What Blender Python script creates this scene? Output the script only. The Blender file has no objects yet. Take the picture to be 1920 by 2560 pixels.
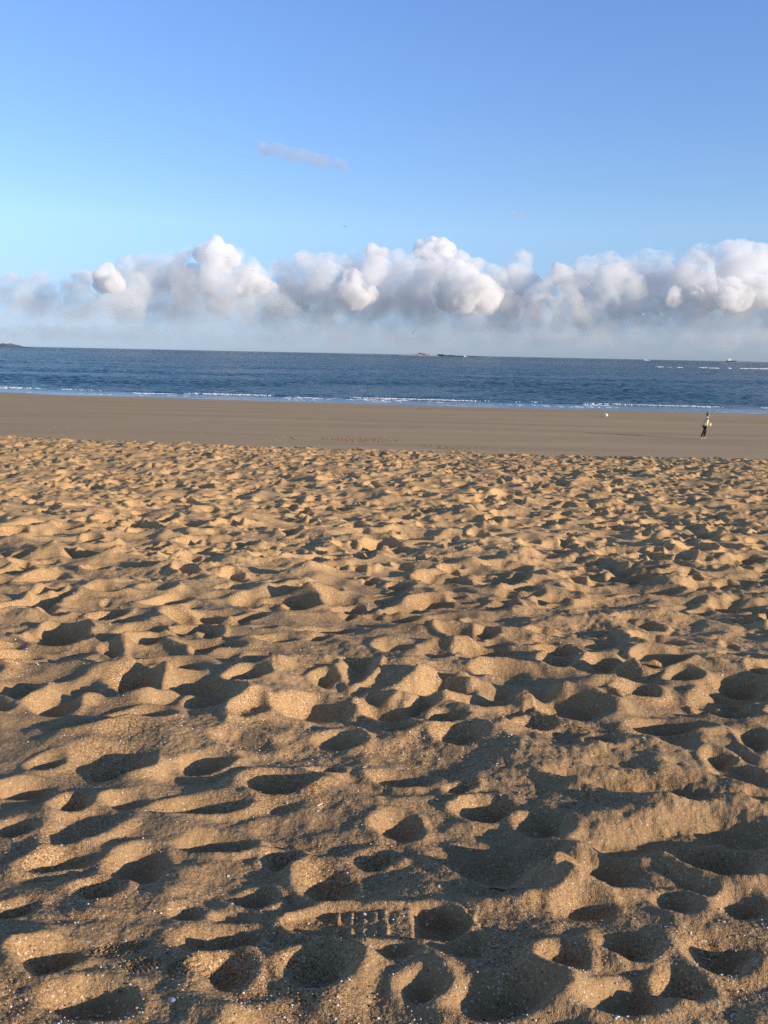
import bpy, bmesh, math, random
import numpy as np
from mathutils import Vector, Matrix

R = math.radians
random.seed(7)
rng = np.random.default_rng(11)
S = bpy.context.scene
COL = S.collection

# ------------------------------------------------------------------ camera
HC = 5.0                                   # eye height above the sea
F, CX, CY = 2312.0, 960.0, 1280.0          # focal length and centre, photograph pixels
PITCH, ROLL = math.atan(395.0 / F), R(1.19)
cp, sp_, cr, sr = math.cos(PITCH), math.sin(PITCH), math.cos(ROLL), math.sin(ROLL)
fwd = Vector((0, cp, -sp_)); up0 = Vector((0, sp_, cp)); rt0 = Vector((1, 0, 0))
rt = rt0 * cr + up0 * sr
up = up0 * cr - rt0 * sr
cam = bpy.data.cameras.new('camera')
cam.sensor_fit = 'VERTICAL'; cam.sensor_height = 24.0; cam.lens = 24.0 * F / 2560.0
cam.clip_start = 0.05; cam.clip_end = 120000
co = bpy.data.objects.new('camera', cam); COL.objects.link(co)
m = Matrix((rt, up, -fwd)).transposed().to_4x4(); m.translation = (0, 0, HC)
co.matrix_world = m
S.camera = co

def ray(px, py):
    return fwd + rt * ((px - CX) / F) - up * ((py - CY) / F)

# ------------------------------------------------------------------ light
SUN_EL = R(12.5)
sun_h = Vector((0.885, -0.465, 0)).normalized()
SUN = Vector((sun_h.x * math.cos(SUN_EL), sun_h.y * math.cos(SUN_EL), math.sin(SUN_EL)))
w = bpy.data.worlds.new('World'); S.world = w; w.use_nodes = True
nt = w.node_tree; bg = nt.nodes['Background']
sky = nt.nodes.new('ShaderNodeTexSky'); sky.sky_type = 'NISHITA'; sky.sun_disc = False
sky.sun_elevation = SUN_EL; sky.sun_rotation = math.atan2(SUN.x, SUN.y)
sky.air_density = 1.0; sky.dust_density = 0.3; sky.ozone_density = 2.0; sky.altitude = 0
sky.dust_density = 0.0; sky.ozone_density = 6.0
tcw = nt.nodes.new('ShaderNodeTexCoord'); sx3 = nt.nodes.new('ShaderNodeSeparateXYZ'); rmp = nt.nodes.new('ShaderNodeValToRGB')
nt.links.new(tcw.outputs['Generated'], sx3.inputs[0]); nt.links.new(sx3.outputs[2], rmp.inputs[0])
# how bright and how pale the sky stands at each height above the horizon (value = factor / 3)
SKY = [(0.0, (0.72, 0.80, 1.22)), (0.05, (1.22, 1.02, 1.20)), (0.127, (2.2, 1.52, 1.34)), (0.34, (2.35, 1.66, 1.6)), (0.60, (1.7, 1.15, 0.92)), (1.0, (1.5, 1.0, 0.78))]
while len(rmp.color_ramp.elements) < len(SKY): rmp.color_ramp.elements.new(0.5)
for el, (ps, c) in zip(rmp.color_ramp.elements, SKY): el.position = ps; el.color = (c[0] / 3, c[1] / 3, c[2] / 3, 1)
v1_ = nt.nodes.new('ShaderNodeVectorMath'); v1_.operation = 'MULTIPLY'; v2_ = nt.nodes.new('ShaderNodeVectorMath'); v2_.operation = 'SCALE'; v2_.inputs['Scale'].default_value = 3.0
nt.links.new(sky.outputs[0], v1_.inputs[0]); nt.links.new(rmp.outputs[0], v1_.inputs[1]); nt.links.new(v1_.outputs[0], v2_.inputs[0])
nt.links.new(v2_.outputs[0], bg.inputs[0]); bg.inputs[1].default_value = 0.12
sl = bpy.data.lights.new('sun', 'SUN'); sl.energy = 4.7; sl.angle = R(0.53); sl.color = (1.0, 0.84, 0.66)
so = bpy.data.objects.new('sun', sl); COL.objects.link(so)
so.rotation_euler = SUN.to_track_quat('Z', 'Y').to_euler()
S.view_settings.view_transform = 'Standard'; S.view_settings.look = 'None'
S.view_settings.exposure = 0.45; S.view_settings.gamma = 1.0
S.render.engine = 'CYCLES'
S.cycles.volume_bounces = 20; S.cycles.volume_step_rate = 0.08; S.cycles.volume_max_steps = 400; S.cycles.max_bounces = 20; S.cycles.diffuse_bounces = 4; S.cycles.glossy_bounces = 4
S.cycles.use_denoising = True; S.cycles.denoising_prefilter = 'NONE'; S.cycles.denoising_input_passes = 'RGB_ALBEDO_NORMAL'

# ------------------------------------------------------------------ helpers
def tag(o, label=None, cat=None, group=None, kind=None):
    if label: o['label'] = label
    if cat: o['category'] = cat
    if group: o['group'] = group
    if kind: o['kind'] = kind
    return o

def empty(name, loc=(0, 0, 0), rz=0.0):
    o = bpy.data.objects.new(name, None); COL.objects.link(o)
    o.location = loc; o.rotation_euler = (0, 0, rz); o.empty_display_size = 0.1
    return o

def mesh_np(name, verts, quads, mat, parent=None, smooth=True):
    me = bpy.data.meshes.new(name)
    v = np.asarray(verts, np.float32); q = np.asarray(quads, np.int32)
    k = q.shape[1]
    me.vertices.add(len(v)); me.vertices.foreach_set('co', v.ravel())
    me.loops.add(q.size); me.loops.foreach_set('vertex_index', q.ravel())
    me.polygons.add(len(q)); me.polygons.foreach_set('loop_start', np.arange(0, q.size, k, dtype=np.int32))
    me.update(calc_edges=True)
    if smooth: me.polygons.foreach_set('use_smooth', np.ones(len(q), bool))
    me.materials.append(mat)
    o = bpy.data.objects.new(name, me); COL.objects.link(o); o.parent = parent
    return o

def bm_obj(name, bm, mat, parent=None, smooth=True):
    me = bpy.data.meshes.new(name); bm.to_mesh(me); bm.free()
    for p in me.polygons: p.use_smooth = smooth
    me.materials.append(mat)
    o = bpy.data.objects.new(name, me); COL.objects.link(o); o.parent = parent
    return o

_T = rng.random((512, 512)).astype(np.float32) * 2 - 1
def noise(x, y):
    xi = np.floor(x).astype(np.int64); yi = np.floor(y).astype(np.int64)
    fx = x - xi; fy = y - yi
    fx = fx * fx * fx * (fx * (fx * 6 - 15) + 10); fy = fy * fy * fy * (fy * (fy * 6 - 15) + 10)
    a = _T[xi & 511, yi & 511]; b = _T[(xi + 1) & 511, yi & 511]
    c = _T[xi & 511, (yi + 1) & 511]; d = _T[(xi + 1) & 511, (yi + 1) & 511]
    return (a * (1 - fx) + b * fx) * (1 - fy) + (c * (1 - fx) + d * fx) * fy
def fbm(x, y, o=4):
    s = 0; a = 1.0
    for i in range(o):
        s = s + a * noise(x + 37.1 * i, y + 11.7 * i); x, y = x * 1.9 + y * 0.5, y * 1.9 - x * 0.5; a *= 0.5
    return s
def sstep(t):
    t = np.clip(t, 0, 1); return t * t * (3 - 2 * t)

class N:
    """tiny node helper"""
    def __init__(s, mat): s.t = mat.node_tree; s.n = s.t.nodes; s.l = s.t.links
    def add(s, typ, **kw):
        n = s.n.new(typ)
        for k, v in kw.items():
            setattr(n, k, v)
        return n
    def lk(s, a, b): s.l.new(a, b)

def pmat(name, col=(0.5, 0.5, 0.5), rough=0.6, spec=0.5, var=0.12, scale=20.0, metal=0.0):
    """principled with a slight procedural colour variation"""
    mt = bpy.data.materials.new(name); mt.use_nodes = True
    h = N(mt); p = h.n['Principled BSDF']
    p.inputs['Roughness'].default_value = rough; p.inputs['Metallic'].default_value = metal
    p.inputs['Specular IOR Level'].default_value = spec
    tc = h.add('ShaderNodeTexCoord'); nz = h.add('ShaderNodeTexNoise'); nz.inputs['Scale'].default_value = scale
    h.lk(tc.outputs['Object'], nz.inputs['Vector'])
    mr = h.add('ShaderNodeMapRange'); mr.inputs['To Min'].default_value = 1 - var * 2; mr.inputs['To Max'].default_value = 1 + var * 2
    h.lk(nz.outputs[0], mr.inputs[0])
    mx = h.add('ShaderNodeVectorMath', operation='SCALE'); mx.inputs[0].default_value = col
    h.lk(mr.outputs[0], mx.inputs['Scale']); h.lk(mx.outputs[0], p.inputs['Base Color'])
    return mt

# ------------------------------------------------------------------ sand heights
def waterline(x):
    x = np.clip(x, -120, 120)
    return 95.0 - 0.13 * x + 0.0011 * x * x
def flat_z(x, y):
    return 0.0055 * (waterline(x) - y)
def base_z(x, y):
    y = np.asarray(y, float); x = np.asarray(x, float)
    t = np.clip((y - 18.4 - 0.6 * noise(x * 0.25 + 9, y * 0 + 3.3)) / 0.8, -30, 60)
    z = 4.15 - 0.054 * np.maximum(y, -3) - 0.095 * 0.8 * np.log1p(np.exp(t))
    side = np.where(x < 0, -0.014 * x, -0.004 * x) * sstep(y / 18.0)
    z = z + 0.028 * np.clip(x, -3, 3) * sstep((3.6 - y) / 1.9) - 0.03 * np.clip(y - 1.2, -1, 2.2)
    return z + np.clip(side, -0.3, 0.35) + 0.035 * fbm(x * 0.22 + 5, y * 0.3, 3) * sstep((y - 1) / 4 + 0.4)

def gnd(px, py):
    d = ray(px, py); t = 1.0
    for _ in range(30):
        z = float(base_z(d.x * t, d.y * t)); t = (HC - z) / -d.z
    return d.x * t, d.y * t, t

def relax(h, dx, n, T=0.66):
    for _ in range(n):
        for ax in (0, 1):
            hh = h if ax == 0 else h.T
            d = hh[1:] - hh[:-1]
            e = np.clip(np.abs(d) - T * dx, 0, None) * 0.24 * np.sign(d)
            hh[1:] -= e; hh[:-1] += e
    return h
def blur(h, s):
    k = int(3 * s) + 1; g = np.exp(-0.5 * (np.arange(-k, k + 1) / s) ** 2); g /= g.sum()
    for ax in (0, 1):
        p = np.pad(h, [(k, k) if a == ax else (0, 0) for a in (0, 1)], mode='edge'); o = np.zeros_like(h)
        for i, wt in enumerate(g):
            o += wt * (p[i:i + h.shape[0], :] if ax == 0 else p[:, i:i + h.shape[1]])
        h = o
    return h

def stamp(h, X0, Y0, dx, c, fresh=None, soft=0.62):
    cx, cy, ang, a, b, d, rim, ph, tilt = c
    Rm = 1.75 * max(a, b)
    i0 = max(0, int((cx - Rm - X0) / dx)); i1 = min(h.shape[0], int((cx + Rm - X0) / dx) + 1)
    j0 = max(0, int((cy - Rm - Y0) / dx)); j1 = min(h.shape[1], int((cy + Rm - Y0) / dx) + 1)
    if i1 - i0 < 3 or j1 - j0 < 3: return
    xs = (X0 + dx * np.arange(i0, i1) - cx)[:, None]; ys = (Y0 + dx * np.arange(j0, j1) - cy)[None, :]
    ca, sa = math.cos(ang), math.sin(ang)
    u = (xs * ca + ys * sa) / a; v = (-xs * sa + ys * ca) / b
    v = v / (1 + 0.16 * u)
    th = np.arctan2(v, u); q = np.sqrt(u * u + v * v) * (1 + 0.07 * np.sin(2 * th + ph) + 0.05 * np.sin(3 * th + 2 * ph))
    sub = h[i0:i1, j0:j1]
    wgt = (q < 1); z0 = float(sub[wgt].mean()) if wgt.any() else 0.0
    sub += rim * np.exp(-((q - 1.18) / 0.24) ** 2) * (1 + 0.7 * np.cos(th - ph))
    mk = sstep((1.12 - q) / soft)
    sub[:] = sub * (1 - mk) + (z0 - d * (1 - 0.3 * np.minimum(q, 1) ** 2) + tilt * u) * mk
    if fresh is not None:
        f = fresh[i0:i1, j0:j1]; np.maximum(f, mk * min(1, d / 0.06), out=f)

def rand_prints(n, x0, x1, y0, y1, avoid=None, k=1.0, size=1.0):
    out = []
    for _ in range(n):
        x, y = rng.uniform(x0, x1), rng.uniform(y0, y1)
        if avoid is not None and avoid(x, y): continue
        ang = rng.choice([rng.normal(0.1, 0.45), rng.uniform(0, math.pi)])
        s = rng.uniform(0.65, 1.35)
        out.append((x, y, ang, 0.092 * s * size, 0.058 * s * size * rng.uniform(0.8, 1.2), rng.uniform(0.018, 0.050) * s * k,
                    rng.uniform(0.006, 0.020) * k, rng.uniform(0, 6.28), rng.normal(0, 0.006)))
    return out

_WX = rng.random((256, 256, 2)).astype(np.float32)
def scallops(x, y, cell, seed=0, stretch=1.35):
    """bowls packed side by side with sharp crests between them (old trodden sand)"""
    xw = x + cell * 0.35 * noise(x / cell * 0.9 + seed, y / cell * 0.9); yw = y + cell * 0.35 * noise(x / cell * 0.9 + 31, y / cell * 0.9 + seed)
    X, Y = np.broadcast_arrays(xw / (cell * stretch), yw / cell); xi = np.floor(X).astype(int); yi = np.floor(Y).astype(int)
    best = np.full(X.shape, 9.0)
    for i in (-1, 0, 1):
        for j in (-1, 0, 1):
            c = _WX[(xi + i + 17 * seed) & 255, (yi + j + 5 * seed) & 255]
            d2 = (xi + i + c[..., 0] - X) ** 2 + (yi + j + c[..., 1] - Y) ** 2 + 0.25 * c[..., 1] * (c[..., 0] > 0.6)
            best = np.minimum(best, d2)
    return np.minimum(best, 0.9)
# far and middle sand, 2 cm cells
G1 = dict(x0=-17.0, y0=-2.0, dx=0.02, nx=1750, ny=1450)
def grid_xy(G):
    return (G['x0'] + G['dx'] * np.arange(G['nx']))[:, None], (G['y0'] + G['dx'] * np.arange(G['ny']))[None, :]
X1, Y1 = grid_xy(G1)
h1 = 0.020 * fbm(X1 * 1.7, Y1 * 1.7, 3) + 0.080 * scallops(X1, Y1, 0.26, 1, 1.4) + 0.034 * scallops(X1, Y1, 0.13, 3); f1 = np.zeros_like(h1)
x1e, y1e = G1['x0'] + G1['nx'] * G1['dx'], G1['y0'] + G1['ny'] * G1['dx']
for c in rand_prints(6500, G1['x0'], x1e, G1['y0'], y1e): stamp(h1, G1['x0'], G1['y0'], G1['dx'], c)
h1 = relax(blur(h1, 0.8), G1['dx'], 6)
for c in rand_prints(14000, G1['x0'], x1e, G1['y0'], y1e, None, 1.0): stamp(h1, G1['x0'], G1['y0'], G1['dx'], c, f1)
for c in rand_prints(12000, G1['x0'], x1e, G1['y0'], y1e, None, 0.85, 0.62): stamp(h1, G1['x0'], G1['y0'], G1['dx'], c, f1, 0.5)
crumb = sstep((fbm(X1 * 0.9 + 3, Y1 * 0.9, 2) - 0.45) / 0.3)
h1 += (0.006 * noise(X1 * 17, Y1 * 17) + 0.006 * noise(X1 * 33, Y1 * 33)) * crumb
h1 = relax(h1, G1['dx'], 3, 1.0)

# near sand, 4 mm cells, the hollows that show largest laid out one by one
G0 = dict(x0=-2.6, y0=0.55, dx=0.0045, nx=1180, ny=860)
X0g, Y0g = grid_xy(G0)
# (px, py, width, height on the photograph, angle on the ground, depth)
PITS = [
 (133,1777,130,58,.1,.045),(538,1771,135,55,.15,.05),(781,1782,172,72,.0,.05),(347,1806,160,42,.35,.035),
 (278,1638,48,46,.4,.05),(527,1603,60,36,.3,.05),(660,1667,100,60,.2,.04),(810,1713,64,40,.1,.05),(58,1736,100,60,.7,.04),
 (1151,1858,126,58,-.35,.065),(995,1835,90,42,.1,.045),(1666,1829,190,48,.05,.05),(1654,1985,300,120,-.3,.06),
 (1458,1956,200,46,-.2,.045),(1504,1875,86,50,-.2,.04),(1250,1684,140,50,-.3,.045),(1394,1661,90,46,-.3,.045),
 (1510,1673,96,46,.05,.045),(1793,1904,72,44,-.3,.035),(1851,1736,120,50,-.1,.045),(1886,1858,90,80,-.3,.04),
 (1336,1759,130,36,0,.035),(983,1632,90,56,0,.04),(200,1740,130,60,.1,.03),(1590,1755,110,40,.3,.04),
 (694,1974,190,76,-.1,.05),(509,1921,132,64,.45,.045),(492,2026,230,50,.2,.04),(301,1933,150,54,.15,.04),
 (58,1985,150,42,.05,.045),(174,2020,104,54,.5,.04),(810,1939,86,46,.2,.035),(116,1921,90,46,.2,.03),
 (1365,2072,130,90,.0,.045),(989,2070,130,70,-.15,.05),(850,1860,120,50,0,.03),(1000,1950,150,60,-.2,.03),
 (532,2115,178,64,.0,.05),(347,2175,150,120,.6,.055),(243,2243,140,38,.1,.035),(816,2214,136,152,.25,.055),
 (793,2445,200,116,-.1,.045),(120,2434,160,110,-.4,.055),(220,2540,240,100,0,.06),(640,2255,80,70,.7,.04),
 (590,2352,70,80,-.8,.04),(145,2160,170,56,.4,.045),(462,2308,74,40,.5,.03),(560,2450,150,60,.2,.035),
 (1510,2200,196,140,-.35,.065),(1782,2165,230,130,-.3,.06),(1225,2160,260,150,-.5,.055),(1458,2300,88,110,-1.0,.045),
 (1562,2399,150,110,.05,.05),(1400,2450,130,60,0,.04),(1800,2380,200,190,-.7,.07),(1249,2530,260,120,.25,.055),
 (1568,2540,220,110,.2,.055),(1700,2500,130,80,.3,.045),(1058,2500,56,80,.5,.035),(1150,2390,150,50,-.5,.03),
 (1690,2280,110,50,-.5,.03),(930,2150,120,60,.3,.03),(40,2080,90,60,.4,.04),(30,2300,90,60,.3,.03),
 (980,2400,140,50,.1,.025),(700,2150,100,44,-.4,.03),(1860,2290,110,90,-.6,.05),(1400,2195,90,60,-.8,.04),
]
pits = []
for (px, py, wd, ht, an, dp) in PITS:
    x, y, t = gnd(px, py); depr = -ray(px, py).z / ray(px, py).length
    a = wd / F * t * 0.5; b = ht / F * t * 0.5 / max(0.25, depr) * 0.80
    if b > a: an += math.pi / 2; a, b = b, a
    b = max(b, 0.04)
    dp = min(dp * 0.72, 0.45 * b + 0.008)
    pits.append((x, y, an, a * 1.04, b, dp, rng.uniform(0.006, 0.014), rng.uniform(0, 6.28), rng.normal(0, 0.004)))
def near_pit(x, y):
    for c in pits:
        if (x - c[0]) ** 2 + (y - c[1]) ** 2 < (0.5 * (c[3] + c[4]) + 0.05) ** 2: return True
    return False
h0 = 0.012 * fbm(X0g * 1.7, Y0g * 1.7, 3) + (0.040 + 0.026 * sstep((Y0g - 1.9) / 0.9)) * scallops(X0g, Y0g, 0.20, 2, 1.5) + 0.018 * scallops(X0g, Y0g, 0.10, 4); f0 = np.zeros_like(h0)
x0e, y0e = G0['x0'] + G0['nx'] * G0['dx'], G0['y0'] + G0['ny'] * G0['dx']
for c in rand_prints(90, G0['x0'], x0e, G0['y0'], y0e, None, 0.5): stamp(h0, G0['x0'], G0['y0'], G0['dx'], c)
h0 = blur(h0, 2.2)
for c in rand_prints(30, G0['x0'], x0e, G0['y0'], y0e, near_pit, 0.5) + rand_prints(200, G0['x0'], x0e, 2.4, y0e, near_pit, 0.95): stamp(h0, G0['x0'], G0['y0'], G0['dx'], c, f0)
order = list(range(len(pits))); rng.shuffle(order)
for k in order: stamp(h0, G0['x0'], G0['y0'], G0['dx'], pits[k], f0, 0.80)
for c in rand_prints(60, G0['x0'], x0e, G0['y0'], y0e, near_pit, 0.5, 0.55) + rand_prints(150, G0['x0'], x0e, 2.2, y0e, near_pit, 0.7, 0.6): stamp(h0, G0['x0'], G0['y0'], G0['dx'], c, f0, 0.5)
h0 = relax(h0, G0['dx'], 40, 0.76)
h0 = blur(h0, 1.2)
# shoe print with cross bars: heel to the right, toe to the left
sx, sy, stt = gnd(938, 2330)
sang, sl_, sw = 0.05, 0.155, 0.060
def shoe(h, X, Y, fl=0.05):
    u = (X - sx) * math.cos(sang) + (Y - sy) * math.sin(sang); v = -(X - sx) * math.sin(sang) + (Y - sy) * math.cos(sang)
    uu = u / sl_
    half = np.interp(uu, [-1, -.8, -.5, -.1, .2, .5, .75, 1], [.040, .044, .050, .050, .051, .058, .064, .060]) * np.sqrt(np.clip(1 - np.abs(uu) ** 3.2, 0, 1))
    v = v + 0.010 * uu
    e = half - np.abs(v)
    mk = sstep((e + 0.003) / 0.012) * (np.abs(uu) < 1)
    z0 = 0.018
    floor = z0 - np.interp(uu, [-1, -.85, -.55, -.25, 0, .38, .52, .8, 1], [.004, .013, .015, .010, .005, .003, .026, .030, .018])
    bars = np.zeros_like(u)
    for bu, bh in ((-0.40, 0.008), (-0.26, 0.006), (-0.12, 0.0038), (0.0, 0.0032)):
        side = np.where(v > 0, 1.0, 0.55) * (np.abs(v) > 0.009)
        bars = np.maximum(bars, bh * side * np.exp(-((uu - bu - 0.15 * v) * sl_ / 0.0032) ** 2))
    bars = np.maximum(bars, 0.0045 * np.exp(-((uu - 0.11) * sl_ / 0.004) ** 2))
    floor = floor + bars * sstep((half - np.abs(v) - 0.004) / 0.006) + 0.0010 * noise(X * 130, Y * 130)
    rim = 0.006 * np.exp(-((e + 0.012) / 0.009) ** 2) * (np.abs(uu) < 1.08)
    fz = np.where(v > 0, 0.022, 0.050) + 0.05 * sstep((uu - 0.5) / 0.6); flatten = sstep((e + fz) / fz) if fl else 0 * e
    h = h * (1 - 0.85 * flatten) + z0 * 0.85 * flatten
    if fl: return h
    return (h + rim) * (1 - mk) + floor * mk
h0 = shoe(h0, X0g, Y0g)
h0 = shoe(h0, X0g, Y0g, 0)
rough0 = sstep((fbm(X0g * 2.2 + 3, Y0g * 2.2, 2) - 0.35) / 0.3) * np.where(Y0g > 1.7, 1, 0.35)
h0 += (0.0022 * noise(X0g * 47, Y0g * 51) + 0.0022 * noise(X0g * 95 + 3, Y0g * 90) + 0.0016 * noise(X0g * 170, Y0g * 170)) * (0.15 + 0.40 * rough0)
# torn faces of damp sand broken by a foot
for (px, py, wd) in ((1110, 1722, 150), (690, 1700, 60), (400, 1688, 60), (1340, 1790, 90), (1570, 1700, 60), (1100, 1500, 40), (990, 1400, 30)):
    x, y, t = gnd(px, py); hw = wd / F * t * 0.6
    env = np.exp(-((X0g - x) / hw) ** 4) * np.exp(-((Y0g - y) / 0.055) ** 2)
    h0 += env * (0.026 * sstep((Y0g - y + 0.012 * noise(X0g * 22, Y0g * 3)) / 0.022) + 0.005 * noise(X0g * 42, Y0g * 14) + 0.004 * noise(X0g * 90, Y0g * 40) + 0.003 * noise(X0g * 170, Y0g * 110))

def bicubic(h, G, x, y):
    gx = (x - G['x0']) / G['dx']; gy = (y - G['y0']) / G['dx']
    ix = np.floor(gx).astype(int); iy = np.floor(gy).astype(int); fx = gx - ix; fy = gy - iy
    def wts(f):
        return (-0.5 * f + f * f - 0.5 * f ** 3, 1 - 2.5 * f * f + 1.5 * f ** 3, 0.5 * f + 2 * f * f - 1.5 * f ** 3, -0.5 * f * f + 0.5 * f ** 3)
    wx, wy = wts(fx), wts(fy); out = 0
    nx, ny = h.shape
    for i in range(4):
        for j in range(4):
            out = out + wx[i] * wy[j] * h[np.clip(ix - 1 + i, 0, nx - 1), np.clip(iy - 1 + j, 0, ny - 1)]
    return out
def wrap1(x, y):
    lx = G1['nx'] * G1['dx'] - 0.1; ly = G1['ny'] * G1['dx'] - 0.1
    tx = np.abs(((x - G1['x0']) % (2 * lx))); tx = np.where(tx > lx, 2 * lx - tx, tx) + G1['x0']
    ty = np.abs(((y - G1['y0']) % (2 * ly))); ty = np.where(ty > ly, 2 * ly - ty, ty) + G1['y0']
    return tx, ty
def relief(x, y):
    tx, ty = wrap1(x, y)
    a = bicubic(h1, G1, tx, ty); fa = bicubic(f1, G1, tx, ty)
    m = sstep(np.minimum(np.minimum((x - G0['x0']) / 0.4, (x0e - x) / 0.4), np.minimum((y - G0['y0']) / 0.25, (y0e - y) / 0.6)))
    inn = m > 0
    b = np.zeros_like(a); fb = np.zeros_like(a)
    b[inn] = bicubic(h0, G0, x[inn], y[inn]); fb[inn] = bicubic(f0, G0, x[inn], y[inn])
    return a * (1 - m) + b * m, fa * (1 - m) + fb * m
# herringbone sole marks
hx, hy, _ = gnd(300, 2395); kx, ky, _ = gnd(352, 2440); qx, qy, _ = gnd(480, 2455)
def herring(x, y):
    o = np.zeros_like(x)
    for (cx, cy, ru, rv, an) in ((hx, hy, 0.05, 0.030, 0.35), (kx, ky, 0.035, 0.022, -0.1), (qx, qy, 0.045, 0.028, 0.1)):
        u = (x - cx) * math.cos(an) + (y - cy) * math.sin(an); v = -(x - cx) * math.sin(an) + (y - cy) * math.cos(an)
        env = sstep((1 - np.sqrt((u / ru) ** 2 + (v / rv) ** 2)) / 0.3)
        z = np.abs(((v / 0.032) % 1.0) - 0.5) * 2
        o += env * 0.0024 * np.sin(2 * math.pi * (u + z * 0.016) / 0.0085)
    return o
def sand_z(x, y):
    x = np.atleast_1d(np.asarray(x, float)); y = np.atleast_1d(np.asarray(y, float))
    r, f = relief(x, y)
    return base_z(x, y) + r + herring(x, y), f

# ------------------------------------------------------------------ materials of the ground
def sand_material():
    mt = bpy.data.materials.new('loose_sand'); mt.use_nodes = True
    h = N(mt); p = h.n['Principled BSDF']
    p.inputs['Roughness'].default_value = 0.85; p.inputs['Specular IOR Level'].default_value = 0.25
    tc = h.add('ShaderNodeTexCoord')
    def vor(scale, feat='F1'):
        v = h.add('ShaderNodeTexVoronoi', feature=feat); v.inputs['Scale'].default_value = scale
        h.lk(tc.outputs['Object'], v.inputs['Vector']); return v
    v1 = vor(430.0); v2 = vor(900.0); v3 = vor(210.0)
    sep = h.add('ShaderNodeSeparateColor'); h.lk(v1.outputs['Color'], sep.inputs[0])
    cr_ = h.add('ShaderNodeValToRGB'); e = cr_.color_ramp; e.interpolation = 'CONSTANT'
    cols = [(0.0, (0.13, 0.075, 0.045)), (0.13, (0.34, 0.20, 0.10)), (0.30, (0.46, 0.30, 0.165)), (0.55, (0.56, 0.38, 0.22)),
            (0.78, (0.42, 0.24, 0.11)), (0.88, (0.66, 0.50, 0.34)), (0.965, (0.80, 0.72, 0.60))]
    while len(e.elements) < len(cols): e.elements.new(0.5)
    for el, (ps, c) in zip(e.elements, cols): el.position = ps; el.color = (*c, 1)
    h.lk(sep.outputs[0], cr_.inputs[0])
    sep2 = h.add('ShaderNodeSeparateColor'); h.lk(v2.outputs['Color'], sep2.inputs[0])
    fine = h.add('ShaderNodeMix', data_type='RGBA'); fine.inputs['A'].default_value = (0.38, 0.245, 0.135, 1); fine.inputs['B'].default_value = (0.58, 0.41, 0.25, 1)
    h.lk(sep2.outputs[0], fine.inputs['Factor'])
    nz = h.add('ShaderNodeTexNoise'); nz.inputs['Scale'].default_value = 4.0; nz.inputs['Detail'].default_value = 5
    h.lk(tc.outputs['Object'], nz.inputs['Vector'])
    mr = h.add('ShaderNodeMapRange'); mr.inputs['From Min'].default_value = 0.38; mr.inputs['From Max'].default_value = 0.62
    mr.inputs['To Min'].default_value = 0.25; mr.inputs['To Max'].default_value = 0.95; h.lk(nz.outputs[0], mr.inputs[0])
    mx = h.add('ShaderNodeMix', data_type='RGBA'); h.lk(mr.outputs[0], mx.inputs['Factor']); h.lk(fine.outputs['Result'], mx.inputs['A']); h.lk(cr_.outputs[0], mx.inputs['B'])
    # white shell specks
    sep3 = h.add('ShaderNodeSeparateColor'); h.lk(v3.outputs['Color'], sep3.inputs[0])
    gt = h.add('ShaderNodeMath', operation='GREATER_THAN'); gt.inputs[1].default_value = 0.955; h.lk(sep3.outputs[1], gt.inputs[0])
    ds = h.add('ShaderNodeMath', operation='LESS_THAN'); ds.inputs[1].default_value = 0.42; h.lk(v3.outputs['Distance'], ds.inputs[0])
    mu = h.add('ShaderNodeMath', operation='MULTIPLY'); h.lk(gt.outputs[0], mu.inputs[0]); h.lk(ds.outputs[0], mu.inputs[1])
    mw = h.add('ShaderNodeMix', data_type='RGBA'); mw.inputs['B'].default_value = (0.72, 0.66, 0.58, 1); h.lk(mu.outputs[0], mw.inputs['Factor']); h.lk(mx.outputs['Result'], mw.inputs['A'])
    # damp sand turned up in fresh hollows
    at = h.add('ShaderNodeAttribute'); at.attribute_name = 'damp'
    dm = h.add('ShaderNodeMix', data_type='RGBA', blend_type='MULTIPLY'); dm.inputs['B'].default_value = (0.72, 0.66, 0.60, 1)
    h.lk(at.outputs['Fac'], dm.inputs['Factor']); h.lk(mw.outputs['Result'], dm.inputs['A'])
    nz2 = h.add('ShaderNodeTexNoise'); nz2.inputs['Scale'].default_value = 0.7; nz2.inputs['Detail'].default_value = 6
    h.lk(tc.outputs['Object'], nz2.inputs['Vector'])
    mr2 = h.add('ShaderNodeMapRange'); mr2.inputs['To Min'].default_value = 0.80; mr2.inputs['To Max'].default_value = 1.25; h.lk(nz2.outputs[0], mr2.inputs[0])
    tn = h.add('ShaderNodeVectorMath', operation='MULTIPLY'); tn.inputs[1].default_value = (0.95, 0.885, 0.735); h.lk(dm.outputs['Result'], tn.inputs[0])
    sc = h.add('ShaderNodeVectorMath', operation='SCALE'); h.lk(tn.outputs[0], sc.inputs[0]); h.lk(mr2.outputs[0], sc.inputs['Scale'])
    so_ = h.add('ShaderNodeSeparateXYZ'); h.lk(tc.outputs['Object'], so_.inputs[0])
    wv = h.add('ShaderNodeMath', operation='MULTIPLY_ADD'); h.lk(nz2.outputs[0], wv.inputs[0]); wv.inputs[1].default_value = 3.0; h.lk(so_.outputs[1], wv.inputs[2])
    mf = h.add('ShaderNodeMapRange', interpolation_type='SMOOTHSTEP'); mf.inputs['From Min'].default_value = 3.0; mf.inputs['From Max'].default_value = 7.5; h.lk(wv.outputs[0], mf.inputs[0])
    fm = h.add('ShaderNodeMix', data_type='RGBA'); fm.inputs['A'].default_value = (0.84, 0.845, 0.865, 1); fm.inputs['B'].default_value = (1.15, 1.16, 1.13, 1); h.lk(mf.outputs[0], fm.inputs['Factor'])  # grazing-sun tone put into the colour: near sand darker, far sand brighter
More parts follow.
